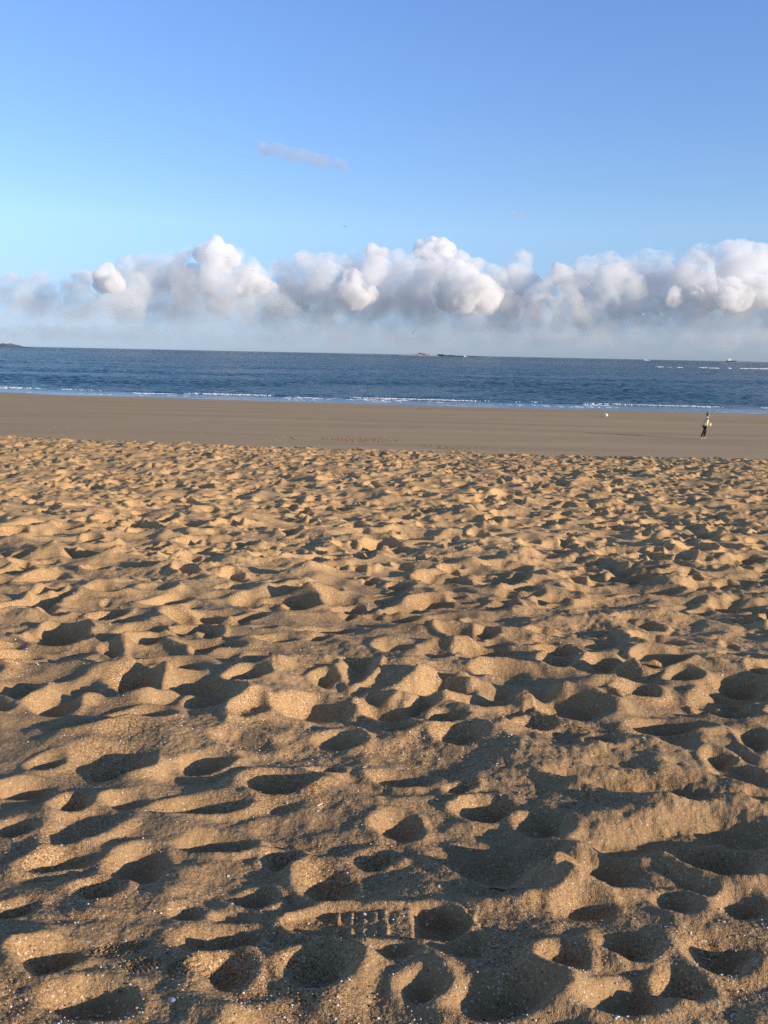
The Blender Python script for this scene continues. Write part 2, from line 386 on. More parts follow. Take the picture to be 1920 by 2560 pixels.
    sf = h.add('ShaderNodeVectorMath', operation='MULTIPLY'); h.lk(sc.outputs[0], sf.inputs[0]); h.lk(fm.outputs['Result'], sf.inputs[1])
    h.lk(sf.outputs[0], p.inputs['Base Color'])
    inv = h.add('ShaderNodeMath', operation='MULTIPLY'); inv.inputs[1].default_value = -1; h.lk(v1.outputs['Distance'], inv.inputs[0])
    bp = h.add('ShaderNodeBump'); bp.inputs['Strength'].default_value = 0.55; bp.inputs['Distance'].default_value = 0.0016; h.lk(inv.outputs[0], bp.inputs['Height'])
    n3 = h.add('ShaderNodeTexNoise'); n3.inputs['Scale'].default_value = 90; n3.inputs['Detail'].default_value = 4; h.lk(tc.outputs['Object'], n3.inputs['Vector'])
    b2 = h.add('ShaderNodeBump'); b2.inputs['Strength'].default_value = 0.5; b2.inputs['Distance'].default_value = 0.006
    h.lk(n3.outputs[0], b2.inputs['Height']); h.lk(bp.outputs[0], b2.inputs['Normal']); h.lk(b2.outputs[0], p.inputs['Normal'])
    return mt
M_SAND = sand_material()

def polar(angs, rads, zf, closed):
    A, Rr = np.meshgrid(angs, rads, indexing='ij')
    x = (Rr * np.sin(A)); y = (Rr * np.cos(A))
    na, nr = A.shape
    idx = np.arange(na * nr).reshape(na, nr)
    if closed: idx = np.vstack([idx, idx[:1]])
    q = np.stack([idx[:-1, :-1], idx[:-1, 1:], idx[1:, 1:], idx[1:, :-1]], -1).reshape(-1, 4)
    return x.ravel(), y.ravel(), q

# ---- dry sand sheet
angs = np.concatenate([np.arange(-180, -60, 2.0), np.arange(-60, -31, 0.3), np.arange(-31, 31, 0.075), np.arange(31, 60, 0.3), np.arange(60, 180, 2.0)])
r_ = [0.02, 0.12, 0.25]
while r_[-1] < 1.0: r_.append(r_[-1] + 0.0045 if r_[-1] > 0.8 else r_[-1] + 0.012)
while r_[-1] < 24: r_.append(r_[-1] * 1.0021)
while r_[-1] < 46: r_.append(r_[-1] * 1.012)
x, y, q = polar(np.radians(angs), np.array(r_), None, True)
z, fr = sand_z(x, y)
rr = np.hypot(x, y)
near = np.clip((6.0 - rr) / 4.0, 0, 1)
z = z + near * (0.0007 * noise(x * 230, y * 230) + 0.0006 * noise(x * 420 + 7, y * 420)) + (0.0022 * noise(x * 55, y * 55) + 0.0030 * noise(x * 27 + 5, y * 27)) * (0.75 + 1.0 * noise(x * 1.1, y * 1.1 + 9)) * np.clip((16 - rr) / 6, 0, 1)
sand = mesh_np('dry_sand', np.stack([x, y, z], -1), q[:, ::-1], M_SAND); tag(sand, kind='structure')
at = sand.data.attributes.new('damp', 'FLOAT', 'POINT')
at.data.foreach_set('value', np.clip(fr * (0.35 + 0.65 * noise(x * 0.8 + 40, y * 0.8)), 0, 1).astype(np.float32))

# ---- damp tidal flat
def wet_material():
    mt = bpy.data.materials.new('damp_flat_sand'); mt.use_nodes = True
    h = N(mt); p = h.n['Principled BSDF']
    tc = h.add('ShaderNodeTexCoord')
    mp = h.add('ShaderNodeMapping'); mp.inputs['Scale'].default_value = (0.035, 0.42, 1); mp.inputs['Rotation'].default_value = (0, 0, R(6)); h.lk(tc.outputs['Object'], mp.inputs[0])
    n1 = h.add('ShaderNodeTexNoise'); n1.inputs['Scale'].default_value = 1.0; n1.inputs['Detail'].default_value = 8; n1.inputs['Roughness'].default_value = 0.6; h.lk(mp.outputs[0], n1.inputs[0])
    cr_ = h.add('ShaderNodeValToRGB'); e = cr_.color_ramp
    e.elements[0].position = 0.34; e.elements[0].color = (0.43, 0.32, 0.205, 1); e.elements[1].position = 0.66; e.elements[1].color = (0.53, 0.395, 0.252, 1)
    h.lk(n1.outputs[0], cr_.inputs[0])
    n2 = h.add('ShaderNodeTexNoise'); n2.inputs['Scale'].default_value = 14; n2.inputs['Detail'].default_value = 6; h.lk(tc.outputs['Object'], n2.inputs[0])
    mr = h.add('ShaderNodeMapRange'); mr.inputs['To Min'].default_value = 0.75; mr.inputs['To Max'].default_value = 1.25; h.lk(n2.outputs[0], mr.inputs[0])
    sc = h.add('ShaderNodeVectorMath', operation='SCALE'); h.lk(cr_.outputs[0], sc.inputs[0]); h.lk(mr.outputs[0], sc.inputs['Scale'])
    at = h.add('ShaderNodeAttribute'); at.attribute_name = 'wet'
    dk = h.add('ShaderNodeMix', data_type='RGBA', blend_type='MULTIPLY'); dk.inputs['B'].default_value = (0.55, 0.55, 0.58, 1); h.lk(at.outputs['Fac'], dk.inputs['Factor']); h.lk(sc.outputs[0], dk.inputs['A'])
    h.lk(dk.outputs['Result'], p.inputs['Base Color'])
    rg = h.add('ShaderNodeMapRange'); rg.inputs['To Min'].default_value = 0.95; rg.inputs['To Max'].default_value = 0.25; h.lk(at.outputs['Fac'], rg.inputs[0]); h.lk(rg.outputs[0], p.inputs['Roughness'])
    h.lk(at.outputs['Fac'], p.inputs['Specular IOR Level'])
    bp = h.add('ShaderNodeBump'); bp.inputs['Strength'].default_value = 0.35; bp.inputs['Distance'].default_value = 0.02; h.lk(n2.outputs[0], bp.inputs['Height']); h.lk(bp.outputs[0], p.inputs['Normal'])
    return mt
M_WET = wet_material()
xs = np.concatenate([-np.geomspace(70, 600, 30)[::-1], np.arange(-69, 69, 0.25), np.geomspace(70, 600, 30)])
ys = np.concatenate([np.arange(-60, 40, 5.0), np.arange(40, 100, 0.12), np.arange(100, 130, 1.5)])
XX, YY = np.meshgrid(xs, ys, indexing='ij'); nx, ny = XX.shape
zz = flat_z(XX, YY)
ym = YY + 0.10 * XX                                        # low ledges run nearly level with the shore
def ledge(c, wdt, amp, x0, x1, k):
    t = ym - c - 1.2 * noise(XX * 0.05 + k, XX * 0 + k); return amp * np.exp(-(t / wdt) ** 2) * sstep((XX - x0) / 6 + 0.5) * sstep((x1 - XX) / 6 + 0.5) * (0.6 + 0.4 * noise(XX * 0.3, YY * 0.1 + k))
zz += ledge(71, 1.0, 0.035, -40, 60, 1) + ledge(63, 0.7, 0.035, -30, 12, 5) + ledge(78, 1.3, 0.022, -60, 20, 9) + ledge(66, 0.8, 0.035, 5, 45, 14)
zz += 0.010 * fbm(XX * 0.12, YY * 0.45, 3) + 0.004 * noise(XX * 0.9, YY * 2.2)
zz = np.where(YY < 38, -0.6, zz)
idx = np.arange(nx * ny).reshape(nx, ny); q = np.stack([idx[:-1, :-1], idx[1:, :-1], idx[1:, 1:], idx[:-1, 1:]], -1).reshape(-1, 4)
flat = mesh_np('wet_sand', np.stack([XX, YY, zz], -1).reshape(-1, 3), q, M_WET); tag(flat, kind='structure')
at = flat.data.attributes.new('wet', 'FLOAT', 'POINT')
at.data.foreach_set('value', sstep((YY - waterline(XX) + 4.5 + 1.2 * noise(XX * 0.12, YY * 0.1)) / 4.0).ravel().astype(np.float32))
def flat_at(x, y):
    return float(flat_z(np.array(x), np.array(y))) + 0.0

# ------------------------------------------------------------------ sea
def sea_material():
    mt = bpy.data.materials.new('sea_water'); mt.use_nodes = True
    h = N(mt); p = h.n['Principled BSDF']
    p.inputs['Base Color'].default_value = (0.012, 0.045, 0.085, 1); p.inputs['Roughness'].default_value = 0.22
    p.inputs['IOR'].default_value = 1.333; p.inputs['Specular IOR Level'].default_value = 0.5
    tc = h.add('ShaderNodeTexCoord')
    prev = None
    at = h.add('ShaderNodeAttribute'); at.attribute_name = 'chop'
    for (sx_, sy_, dist, det) in ((0.9, 2.6, 0.30, 4), (0.12, 0.60, 3.2, 7)):
        mp = h.add('ShaderNodeMapping'); mp.inputs['Scale'].default_value = (sx_, sy_, 1); mp.inputs['Rotation'].default_value = (0, 0, R(8)); h.lk(tc.outputs['Object'], mp.inputs[0])
        n = h.add('ShaderNodeTexNoise'); n.inputs['Scale'].default_value = 1; n.inputs['Detail'].default_value = det; n.inputs['Roughness'].default_value = 0.6; h.lk(mp.outputs[0], n.inputs[0])
        b = h.add('ShaderNodeBump'); b.inputs['Distance'].default_value = dist; h.lk(n.outputs[0], b.inputs['Height']); h.lk(at.outputs['Fac'], b.inputs['Strength'])
        if prev: h.lk(prev.outputs[0], b.inputs['Normal'])
        prev = b
    h.lk(prev.outputs[0], p.inputs['Normal'])
    # patches of darker and paler water
    mp = h.add('ShaderNodeMapping'); mp.inputs['Scale'].default_value = (0.004, 0.02, 1); h.lk(tc.outputs['Object'], mp.inputs[0])
    n = h.add('ShaderNodeTexNoise'); n.inputs['Scale'].default_value = 1; n.inputs['Detail'].default_value = 5; h.lk(mp.outputs[0], n.inputs[0])
    cr_ = h.add('ShaderNodeValToRGB'); e = cr_.color_ramp
    e.elements[0].position = 0.35; e.elements[0].color = (0.014, 0.060, 0.108, 1); e.elements[1].position = 0.65; e.elements[1].color = (0.028, 0.105, 0.150, 1)
    h.lk(n.outputs[0], cr_.inputs[0]); h.lk(cr_.outputs[0], p.inputs['Base Color'])
    return mt
M_SEA = sea_material()
rs = [84.0]
while rs[-1] < 900: rs.append(rs[-1] * 1.0019)
while rs[-1] < 60000: rs.append(rs[-1] * 1.03)
an = np.concatenate([np.arange(-75, -33, 1.0), np.arange(-33, 33, 0.085), np.arange(33, 76, 1.0)])
x, y, q = polar(np.radians(an), np.array(rs), None, False)
rr = np.hypot(x, y); off = y - waterline(x)
z = np.zeros_like(x); wr = np.random.default_rng(5)
for k in range(60):
    lam = 0.8 * (8.0 / 0.8) ** (wr.random()); th = wr.normal(R(-80), R(42)); kk = 2 * math.pi / lam
    amp = 0.0080 * lam ** 0.45
    ph = wr.random() * 6.28
    damp_ = np.clip((lam / (rr * 0.0019 * 2.6)) - 0.6, 0, 1)
    ar = kk * (x * math.cos(th) + y * math.sin(th)) + ph
    z += amp * damp_ * (np.sin(ar) + 0.25 * np.sin(2 * ar + 0.6))
grp = 0.75 + 0.5 * noise(x * 0.03, y * 0.05)
z *= grp
calm = sstep((off - 3) / 16)
z *= 0.06 + 0.94 * calm
def foam_y(x):
    return waterline(x) + 9.5 + 0.9 * noise(x * 0.09, x * 0 + 2.2) + 0.35 * noise(x * 0.5, x * 0 + 7.7)
fy_ = foam_y(x); amp_f = np.clip(0.55 + 0.6 * noise(x * 0.045 + 3, x * 0), 0.1, 1)
dy_ = y - fy_ - 0.5
z += 0.20 * amp_f * np.exp(-np.where(dy_ < 0, dy_ / 0.35, dy_ / 1.1) ** 2)
sea = mesh_np('sea', np.stack([x, y, z], -1), q[:, ::-1], M_SEA); tag(sea, kind='structure')
at = sea.data.attributes.new('chop', 'FLOAT', 'POINT')
at.data.foreach_set('value', ((0.08 + 0.92 * calm) * (0.75 + 0.60 * sstep((rr - 120) / 400) + 1.5 * sstep((rr - 400) / 2000))).astype(np.float32))

# foam
M_FOAM = pmat('foam', (0.82, 0.84, 0.86), 0.7, 0.3, 0.05, 8)
def flake_cloud(name, pts, mat, seed=1):
    """many small irregular lumps in one mesh; pts = (x, y, z, rx, ry, rz)"""
    g = np.random.default_rng(seed); P = np.array(pts)
    bm = bmesh.new(); bmesh.ops.create_icosphere(bm, subdivisions=1, radius=1)
    v0 = np.array([v.co[:] for v in bm.verts]); f0_ = np.array([[v.index for v in f.verts] for f in bm.faces]); bm.free()
    n = len(P); V = v0[None] * (1 + 0.35 * (g.random((n, len(v0), 1)) - 0.5)) * P[:, None, 3:6]
    a = g.random(n) * 6.28; c, s = np.cos(a)[:, None] * 0 + 1, np.sin(a)[:, None] * 0
    V = np.stack([V[..., 0] * c - V[..., 1] * s, V[..., 0] * s + V[..., 1] * c, V[..., 2]], -1) + P[:, None, :3]
    Fq = f0_[None] + (np.arange(n) * len(v0))[:, None, None]
    return mesh_np(name, V.reshape(-1, 3), Fq.reshape(-1, 3), mat)
pts = []
for _ in range(5200):
    xx = rng.uniform(-62, 62); br = float(noise(np.array(xx * 0.16 + 20), np.array(1.5))) + 0.5 * float(noise(np.array(xx * 0.9), np.array(4.5)))
    if br < rng.uniform(-0.45, 0.5) - 0.15 * (xx > -20): continue
    yy = float(foam_y(np.array(xx))) + rng.normal(-0.25, 0.28)
    s = rng.uniform(0.4, 1.0)
    pts.append((xx, yy, 0.03 + rng.uniform(0, 0.09), 0.11 * s, 0.08 * s, 0.04 * s))
for _ in range(2600):                                       # last swash at the edge of the film and thin trails
    xx = rng.uniform(-62, 62); k = rng.random()
    yy = float(foam_y(np.array(xx))) - (rng.uniform(0.8, 3.0) if k < 0.6 else rng.uniform(3, 8))
    if float(noise(np.array(xx * 0.22 + 5), np.array(yy * 0.6))) < 0.25: continue
    pts.append((xx, yy, 0.012, rng.uniform(0.1, 0.45), 0.05, 0.012))
tag(flake_cloud('surf_foam', pts, M_FOAM, 3), 'broken line of white foam where small waves meet the flat beach', 'foam', kind='stuff')
# breakers on the far shoal, right side
def sea_point(px, py):
    d = ray(px, py); t = HC / -d.z; return d.x * t, d.y * t
for i, (a, b, py, lb) in enumerate(((1641, 1654, 918, 'leftmost short white breaker on the far shoal, just right of the nearer boat'), (1668, 1677, 918.5, 'faintest grey breaker, second from the left on the far shoal'), (1692, 1702, 919.5, 'small white breaker third from the left on the far shoal'),
                       (1747, 1766, 920, 'white breaker fourth from the left on the far shoal, left of a longer one'), (1772, 1794, 921, 'longer white breaker fifth from the left on the far shoal'), (1818, 1824, 921.5, 'tiny white breaker alone between two longer ones on the far shoal'),
                       (1848, 1868, 922, 'white breaker second from the right edge on the far shoal'), (1873, 1925, 922.5, 'longest white breaker on the far shoal, running out at the right edge'))):
    pts = []
    n = int((b - a) * 9)
    for _ in range(n):
        px = rng.uniform(a, b)
        X_, Y_ = sea_point(px, py + 0.0208 * (px - (a + b) / 2) * 0.6)
        pts.append((X_, Y_ + rng.normal(0, 1.2), 0.15, rng.uniform(0.35, 0.9) * (0.6 if i == 1 else 1), 0.8, rng.uniform(0.16, 0.36) * (0.5 if i == 1 else 1)))
    tag(flake_cloud('breaking_wave', pts, M_FOAM, 30 + i), lb, 'wave', 'small breakers on the far shoal')

# ------------------------------------------------------------------ far land
def rock_mesh(name, cx, cy, lx, ly, lz, mat, parent, seed, prof=None):
    nu, nv = 90, 24
    u = np.linspace(-1, 1, nu); v = np.linspace(-1, 1, nv); U, V = np.meshgrid(u, v, indexing='ij')
    k = np.clip(1 - np.abs(U) ** 2.2, 0, 1) ** 0.8 * np.clip(1 - V ** 2, 0, 1)
    if prof is not None: k = np.interp(U, prof[0], prof[1]) * np.clip(1 - V ** 2, 0, 1)
    z = lz * k * (1 + 0.28 * fbm(U * 9 + seed, V * 3, 3)) - 0.5
    P = np.stack([cx + U * lx, cy + V * ly, z], -1).reshape(-1, 3)
    idx = np.arange(nu * nv).reshape(nu, nv); q = np.stack([idx[:-1, :-1], idx[1:, :-1], idx[1:, 1:], idx[:-1, 1:]], -1).reshape(-1, 4)
    return mesh_np(name, P, q, mat, parent)
M_HILL = pmat('scrub_hill', (0.12, 0.15, 0.19), 0.9, 0.1, 0.3, 0.02)
M_ROCK = pmat('dark_rock', (0.05, 0.065, 0.075), 0.9, 0.2, 0.3, 0.03)
M_BANK = pmat('pale_sandbank', (0.55, 0.44, 0.36), 0.9, 0.2, 0.12, 0.02)
M_WHITE = pmat('white_paint', (0.8, 0.8, 0.8), 0.5, 0.5, 0.03, 2)
M_REDP = pmat('red_paint', (0.5, 0.12, 0.10), 0.5, 0.5, 0.05, 2)
M_DARKP = pmat('dark_hull_paint', (0.05, 0.06, 0.08), 0.5, 0.5, 0.05, 2)
def far(px, D):
    d = ray(px, 885 + 0.0208 * (px - 960)); s = D / d.y; return d.x * s, D
D = 4200.0; PX = D / F
x_, y_ = far(12, D)
il = empty('headland', (x_, y_, 0)); tag(il, 'low dark headland at the left end of the horizon', 'headland')
rock_mesh('hill', 0, 0, 46 * PX, 160, 8.5 * PX, M_HILL, il, 4, ([-1, -.75, -.45, -.1, .15, .35, .6, 1], [.55, .7, .75, .85, 1.0, .85, .45, .1]))
x_, y_ = far(1047, D)
il = empty('sandy_islet', (x_, y_, 0)); tag(il, 'low pale sandy islet with a dark hump on the horizon', 'islet')
rock_mesh('sandbank', 0, 0, 50 * PX, 90, 4.6 * PX, M_BANK, il, 9, ([-1, -.5, 0, .5, .8, 1], [.3, .55, .8, 1, .8, .2]))
rock_mesh('scrub', 10 * PX, 30, 16 * PX, 50, 6.8 * PX, M_ROCK, il, 2, ([-1, -.8, -.4, .0, .4, 1], [.3, .8, 1, .85, .7, .3]))
x_, y_ = far(1150, D)
il = empty('rocky_reef', (x_, y_, 0)); tag(il, 'long low dark reef on the horizon right of the sandy islet', 'reef')
rock_mesh('rocks', 0, 0, 56 * PX, 60, 4.6 * PX, M_ROCK, il, 21, ([-1, -.95, -.6, -.2, .2, .6, 1], [.7, 1, .85, .6, .55, .5, .2]))

def boat(px, D, Lpx, label, cat, hullm, cabm, cab_h, stern=-1, mast=0.0):
    x_, y_ = far(px, D); L = Lpx / F * D
    b = empty('boat', (x_, y_, 0)); tag(b, label, cat)
    bm = bmesh.new(); secs = []
    for i in range(9):
        t = i / 8; wv = L * 0.14 * math.sin(math.pi * min(1, 0.35 + t * 0.65)) if t < 1 else 0.01
        zt = L * (0.10 + 0.05 * t * t); xx = (t - 0.5) * L
        secs.append([bm.verts.new(p) for p in ((xx, -wv, zt), (xx * 0.96, -wv * 0.7, 0), (xx * 0.94, 0, -L * 0.04), (xx * 0.96, wv * 0.7, 0), (xx, wv, zt))])
    for i in range(8):
        for j in range(4): bm.faces.new((secs[i][j], secs[i][j + 1], secs[i + 1][j + 1], secs[i + 1][j]))
        bm.faces.new((secs[i][4], secs[i][0], secs[i + 1][0], secs[i + 1][4]))
    bm.faces.new(secs[0][::-1]); bm_obj('hull', bm, hullm, b, False)
    bm = bmesh.new()
    for (cx, ww, z0, z1) in ((stern * 0.22 * L, 0.28 * L, 0.095 * L, (0.10 + cab_h * .6) * L), (stern * 0.25 * L, 0.16 * L, (0.10 + cab_h * .6) * L, (0.10 + cab_h) * L)):
        g = bmesh.ops.create_cube(bm, size=1)['verts']
        for v in g: v.co = (cx + v.co.x * ww * (1 - 0.12 * (v.co.z > 0)), v.co.y * L * 0.16, z0 if v.co.z < 0 else z1)
    bmesh.ops.bevel(bm, geom=bm.edges[:], offset=L * 0.006, segments=1); bm_obj('cabin', bm, cabm, b, False)
    if mast:
        bm = bmesh.new(); bmesh.ops.create_cone(bm, segments=8, radius1=L * 0.012, radius2=L * 0.005, depth=mast * L, cap_ends=True, matrix=Matrix.Translation((0, 0, L * (0.1 + mast / 2))))
        bm_obj('mast', bm, cabm, b)
    return b
boat(1163, 3900, 8, 'white motorboat just beyond the dark reef', 'boat', M_WHITE, M_WHITE, 0.45)
boat(1615, 4600, 9, 'white boat on the horizon above the leftmost breaker', 'boat', M_WHITE, M_WHITE, 0.30)
boat(1623, 4700, 5, 'smallest white boat, close to the right of another on the horizon', 'boat', M_WHITE, M_WHITE, 0.25)
boat(1829, 7000, 26, 'long ship with white superstructure and reddish deck on the horizon', 'ship', M_DARKP, M_WHITE, 0.20, -1, 0.20)

# ------------------------------------------------------------------ shells and grit on the loose sand
M_SH = pmat('shell_white', (0.66, 0.60, 0.51), 0.45, 0.5, 0.10, 90)
M_SHP = pmat('shell_peach', (0.62, 0.44, 0.33), 0.5, 0.5, 0.12, 90)
M_SHG = pmat('shell_grey', (0.42, 0.42, 0.43), 0.5, 0.5, 0.12, 90)
M_TWIG = pmat('twig_bark', (0.06, 0.04, 0.03), 0.8, 0.2, 0.2, 60)
def shell_mesh(kind, seed):
    g = np.random.default_rng(seed); nr, nt_ = 7, 28
    if kind == 'fan':
        r = np.linspace(0.06, 1, nr)[:, None]; th = np.linspace(-1.15, 1.15, nt_)[None, :]
        k = r * (1 + 0.03 * np.cos(th * 18)) ; X = k * np.sin(th) * 0.95; Y = k * np.cos(th) - 0.45
        Z = 0.36 * np.sqrt(np.clip(1 - (r * 0.95) ** 2, 0, 1)) * np.cos(th * 0.7) + 0.035 * r * np.cos(th * 18)
    elif kind == 'oval':
        r = np.linspace(0.0, 1, nr)[:, None]; th = np.linspace(-math.pi, math.pi, nt_)[None, :]
        X = r * np.cos(th); Y = 0.62 * r * np.sin(th) * (1 + 0.1 * np.cos(th)); Z = 0.30 * (1 - (r) ** 2) + 0 * th + 0.010 * np.cos(r * 26)
    elif kind == 'stick':
        r = np.linspace(-1, 1, nr)[:, None]; th = np.linspace(-1.2, 1.2, nt_)[None, :]
        X = r * 1.0 + 0 * th + 0.05 * np.sin(th * 5); Y = 0.22 * np.sin(th) + 0 * r; Z = 0.18 * np.cos(th) - 0.05 + 0 * r
    else:
        r = np.linspace(0.0, 1, nr)[:, None]; th = np.linspace(-math.pi, math.pi, nt_)[None, :]
        pa = np.sort(g.uniform(-math.pi, math.pi, 7)); pr = g.uniform(0.55, 1.1, 7)
        o = np.interp(th, np.r_[pa - 2 * math.pi, pa, pa + 2 * math.pi], np.r_[pr, pr, pr])
        X = r * o * np.cos(th); Y = 0.75 * r * o * np.sin(th); Z = 0.22 * (1 - X ** 2) + 0.02 * np.cos(Y * 16) - 0.08
    X, Y, Z = np.broadcast_arrays(X, Y, Z); P = np.stack([X, Y, Z], -1).reshape(-1, 3)
    P2 = P - np.array([0, 0, 0.07]); n = len(P); idx = np.arange(n).reshape(nr, nt_); q = []
    for i in range(nr - 1):
        for j in range(nt_ - 1):
            a, b, c, d = idx[i, j], idx[i, j + 1], idx[i + 1, j + 1], idx[i + 1, j]
            q.append((a, d, c, b)); q.append((a + n, b + n, c + n, d + n))
    edge = [idx[-1, j] for j in range(nt_)]
    for j in range(nt_ - 1): q.append((edge[j], edge[j] + n, edge[j + 1] + n, edge[j + 1]))
    if kind in ('fan', 'stick'):
        for i in range(nr - 1):
            a, b = idx[i, 0], idx[i + 1, 0]; q.append((a, a + n, b + n, b)); a, b = idx[i, -1], idx[i + 1, -1]; q.append((a, b, b + n, a + n))
        for j in range(nt_ - 1): a, b = idx[0, j], idx[0, j + 1]; q.append((a, b, b + n, a + n))
    me = bpy.data.meshes.new('shell'); me.from_pydata(np.vstack([P, P2]).tolist(), [], [tuple(int(k) for k in f) for f in q]); me.update()
    for p in me.polygons: p.use_smooth = True
    return me
SHM = {}
def get_shell(kind, seed, mat):
    key = (kind, seed, mat.name)
    if key not in SHM:
        me = shell_mesh(kind, seed); me.materials.append(mat); SHM[key] = me
    return SHM[key]
def lay(o, x, y, R_, rz, tilt=0.25, sink=0.1):
    e = 0.006
    z, _ = sand_z([x, x + e, x - e, x, x], [y, y, y, y + e, y - e])
    n = Vector((-(z[1] - z[2]) / (2 * e), -(z[3] - z[4]) / (2 * e), 1)).normalized()
    n = (n + Vector((random.uniform(-tilt, tilt), random.uniform(-tilt, tilt), 0))).normalized()
    o.rotation_mode = 'QUATERNION'
    o.rotation_quaternion = n.to_track_quat('Z', 'Y') @ Matrix.Rotation(rz, 3, 'Z').to_quaternion()
    o.scale = (R_, R_, R_); o.location = (x, y, float(z[0]) + R_ * (0.08 - sink * 0.5) + 0.0006)
BIG = [
 (429, 2539, 28, 'oval', 0.2, M_SHG, 'large oval grey-white shell ring at the bottom edge, left of the middle'),
 (571, 2189, 12, 'chip', 0.4, M_SH, 'white shell chip on lit sand between two hollows, above the squarish white shell'),
 (580, 2271, 17, 'fan', -0.6, M_SH, 'squarish bright white ribbed shell left of the shoe print toe'),
 (492, 2273, 12, 'chip', 1.0, M_SH, 'white chip a hand left of the squarish white ribbed shell'),
 (312, 2308, 12, 'stick', 0.5, M_SH, 'thin white shell sliver above the herringbone sole marks'),
 (425, 2263, 10, 'oval', 0.1, M_SHP, 'round cream shell on lit sand above a small dark hollow at left'),
 (208, 2117, 14, 'fan', 0.9, M_SH, 'white ribbed shell in the long dark hollow at far left'),
 (154, 2130, 12, 'chip', 0.2, M_SH, 'white chip just left of the ribbed shell in the far left hollow'),
 (802, 2182, 11, 'chip', 0.3, M_SH, 'white chip near the top of the round heel hollow above the shoe print'),
 (770, 2500, 12, 'chip', 0.0, M_SH, 'left white chip of two in a row under the dark hollow below the shoe print'),
 (786, 2503, 15, 'stick', 0.1, M_SH, 'right and longer one of two white shell pieces in a row below the shoe print'),
 (68, 2547, 12, 'chip', 0.7, M_SHP, 'yellowish shell chip at the bottom left corner'),
 (1068, 2302, 15, 'fan', -0.9, M_SH, 'ribbed white shell in the dark heel of the shoe print'),
 (1099, 2329, 9, 'oval', 1.2, M_SHG, 'small grey shell in the dark heel of the shoe print, below the ribbed one'),
 (1105, 2270, 10, 'stick', 0.8, M_SH, 'small white sliver on the far rim of the shoe print heel'),
 (1097, 2234, 17, 'oval', -0.5, M_SHP, 'smooth cream oval shell between the shoe print and the hollow beyond it'),
 (1206, 2274, 14, 'fan', 0.2, M_SHG, 'striped grey shell right of the shoe print heel'),
 (1109, 2468, 17, 'fan', 2.6, M_SHP, 'ribbed tan fan shell below the shoe print heel'),
 (1063, 2481, 10, 'chip', 0.5, M_SH, 'white chip left of the tan fan shell near the bottom'),
 (1565, 2420, 12, 'fan', 1.4, M_SH, 'white shell on the floor of the round hollow at lower right'),
 (1516, 2416, 9, 'stick', -0.6, M_SH, 'thin white sliver left of the shell in the round lower right hollow'),
 (1725, 2354, 9, 'chip', 0.4, M_SH, 'left chip of two on the shaded slope at right'),
 (1759, 2361, 16, 'stick', -0.2, M_SH, 'right and longer shell piece of two on the shaded slope at right'),
 (1582, 2321, 12, 'stick', 0.0, M_SH, 'pale flat piece of shell in the small dark hollow right of the middle'),
 (1339, 2066, 22, 'fan', 0.3, M_SHP, 'peach fan shell standing above the dark square hollow right of the middle'),
 (1210, 2189, 8, 'chip', 0.4, M_SH, 'small white chip alone in the wide shaded trough right of the middle'),
 (1083, 2082, 14, 'fan', -0.8, M_SHG, 'curled grey shell on the edge of the wide shaded trough'),
 (246, 1686, 19, 'fan', 0.1, M_SH, 'big bright white shell on the ridge left of the middle distance'),
 (67, 1706, 12, 'chip', 0.5, M_SH, 'white chip on the ridge at far left, left of the big bright white shell'),
 (799, 2027, 20, 'stick', 0.0, M_SH, 'long pale rod-like piece of shell on the shaded sand in the middle'),
 (911, 1927, 14, 'stick', 1.2, M_SH, 'curved white sliver on the lit ridge just left of the middle'),
 (1097, 1897, 14, 'fan', 0.6, M_SH, 'white shell on the near lip of the deep dark hollow in the middle'),
 (1278, 1957, 13, 'chip', 0.5, M_SHP, 'pinkish shell piece on the shaded slope below the deep middle hollow'),
 (1527, 1895, 12, 'oval', 0.2, M_SHG, 'grey round shell on the shaded slope right of the middle'),
 (1856, 1809, 12, 'chip', 0.4, M_SH, 'white chip near the right edge in the middle distance'),
 (86, 1497, 13, 'oval', 0.1, M_SHP, 'yellowish oval shell at far left in the middle distance'),
 (185, 1509, 10, 'chip', 0.3, M_SH, 'small white chip right of the yellowish oval shell at far left'),
 (1687, 1528, 18, 'stick', 0.7, M_SH, 'white crescent of shell on dark sand at right in the middle distance'),
 (1061, 1501, 10, 'oval', 0.1, M_SH, 'small round white shell on a lit mound in the middle distance'),
]
gr = np.random.default_rng(77)
for i, (px, py, wd, kd, rz, mt_, lb) in enumerate(BIG):
    x, y, t = gnd(px, py); o = bpy.data.objects.new('seashell', get_shell(kd, i % 5, mt_)); COL.objects.link(o)
    lay(o, x, y, wd / F * t * 0.5, rz); tag(o, lb, 'shell')
def in_view(x, y):
    z, _ = sand_z([x], [y]); d = Vector((x, y, float(z[0]) - HC)); c = d.dot(fwd)
    px = CX + F * d.dot(rt) / c; py = CY - F * d.dot(up) / c
    return 5 < px < 1915 and 1150 < py < 2555
n_ = 0
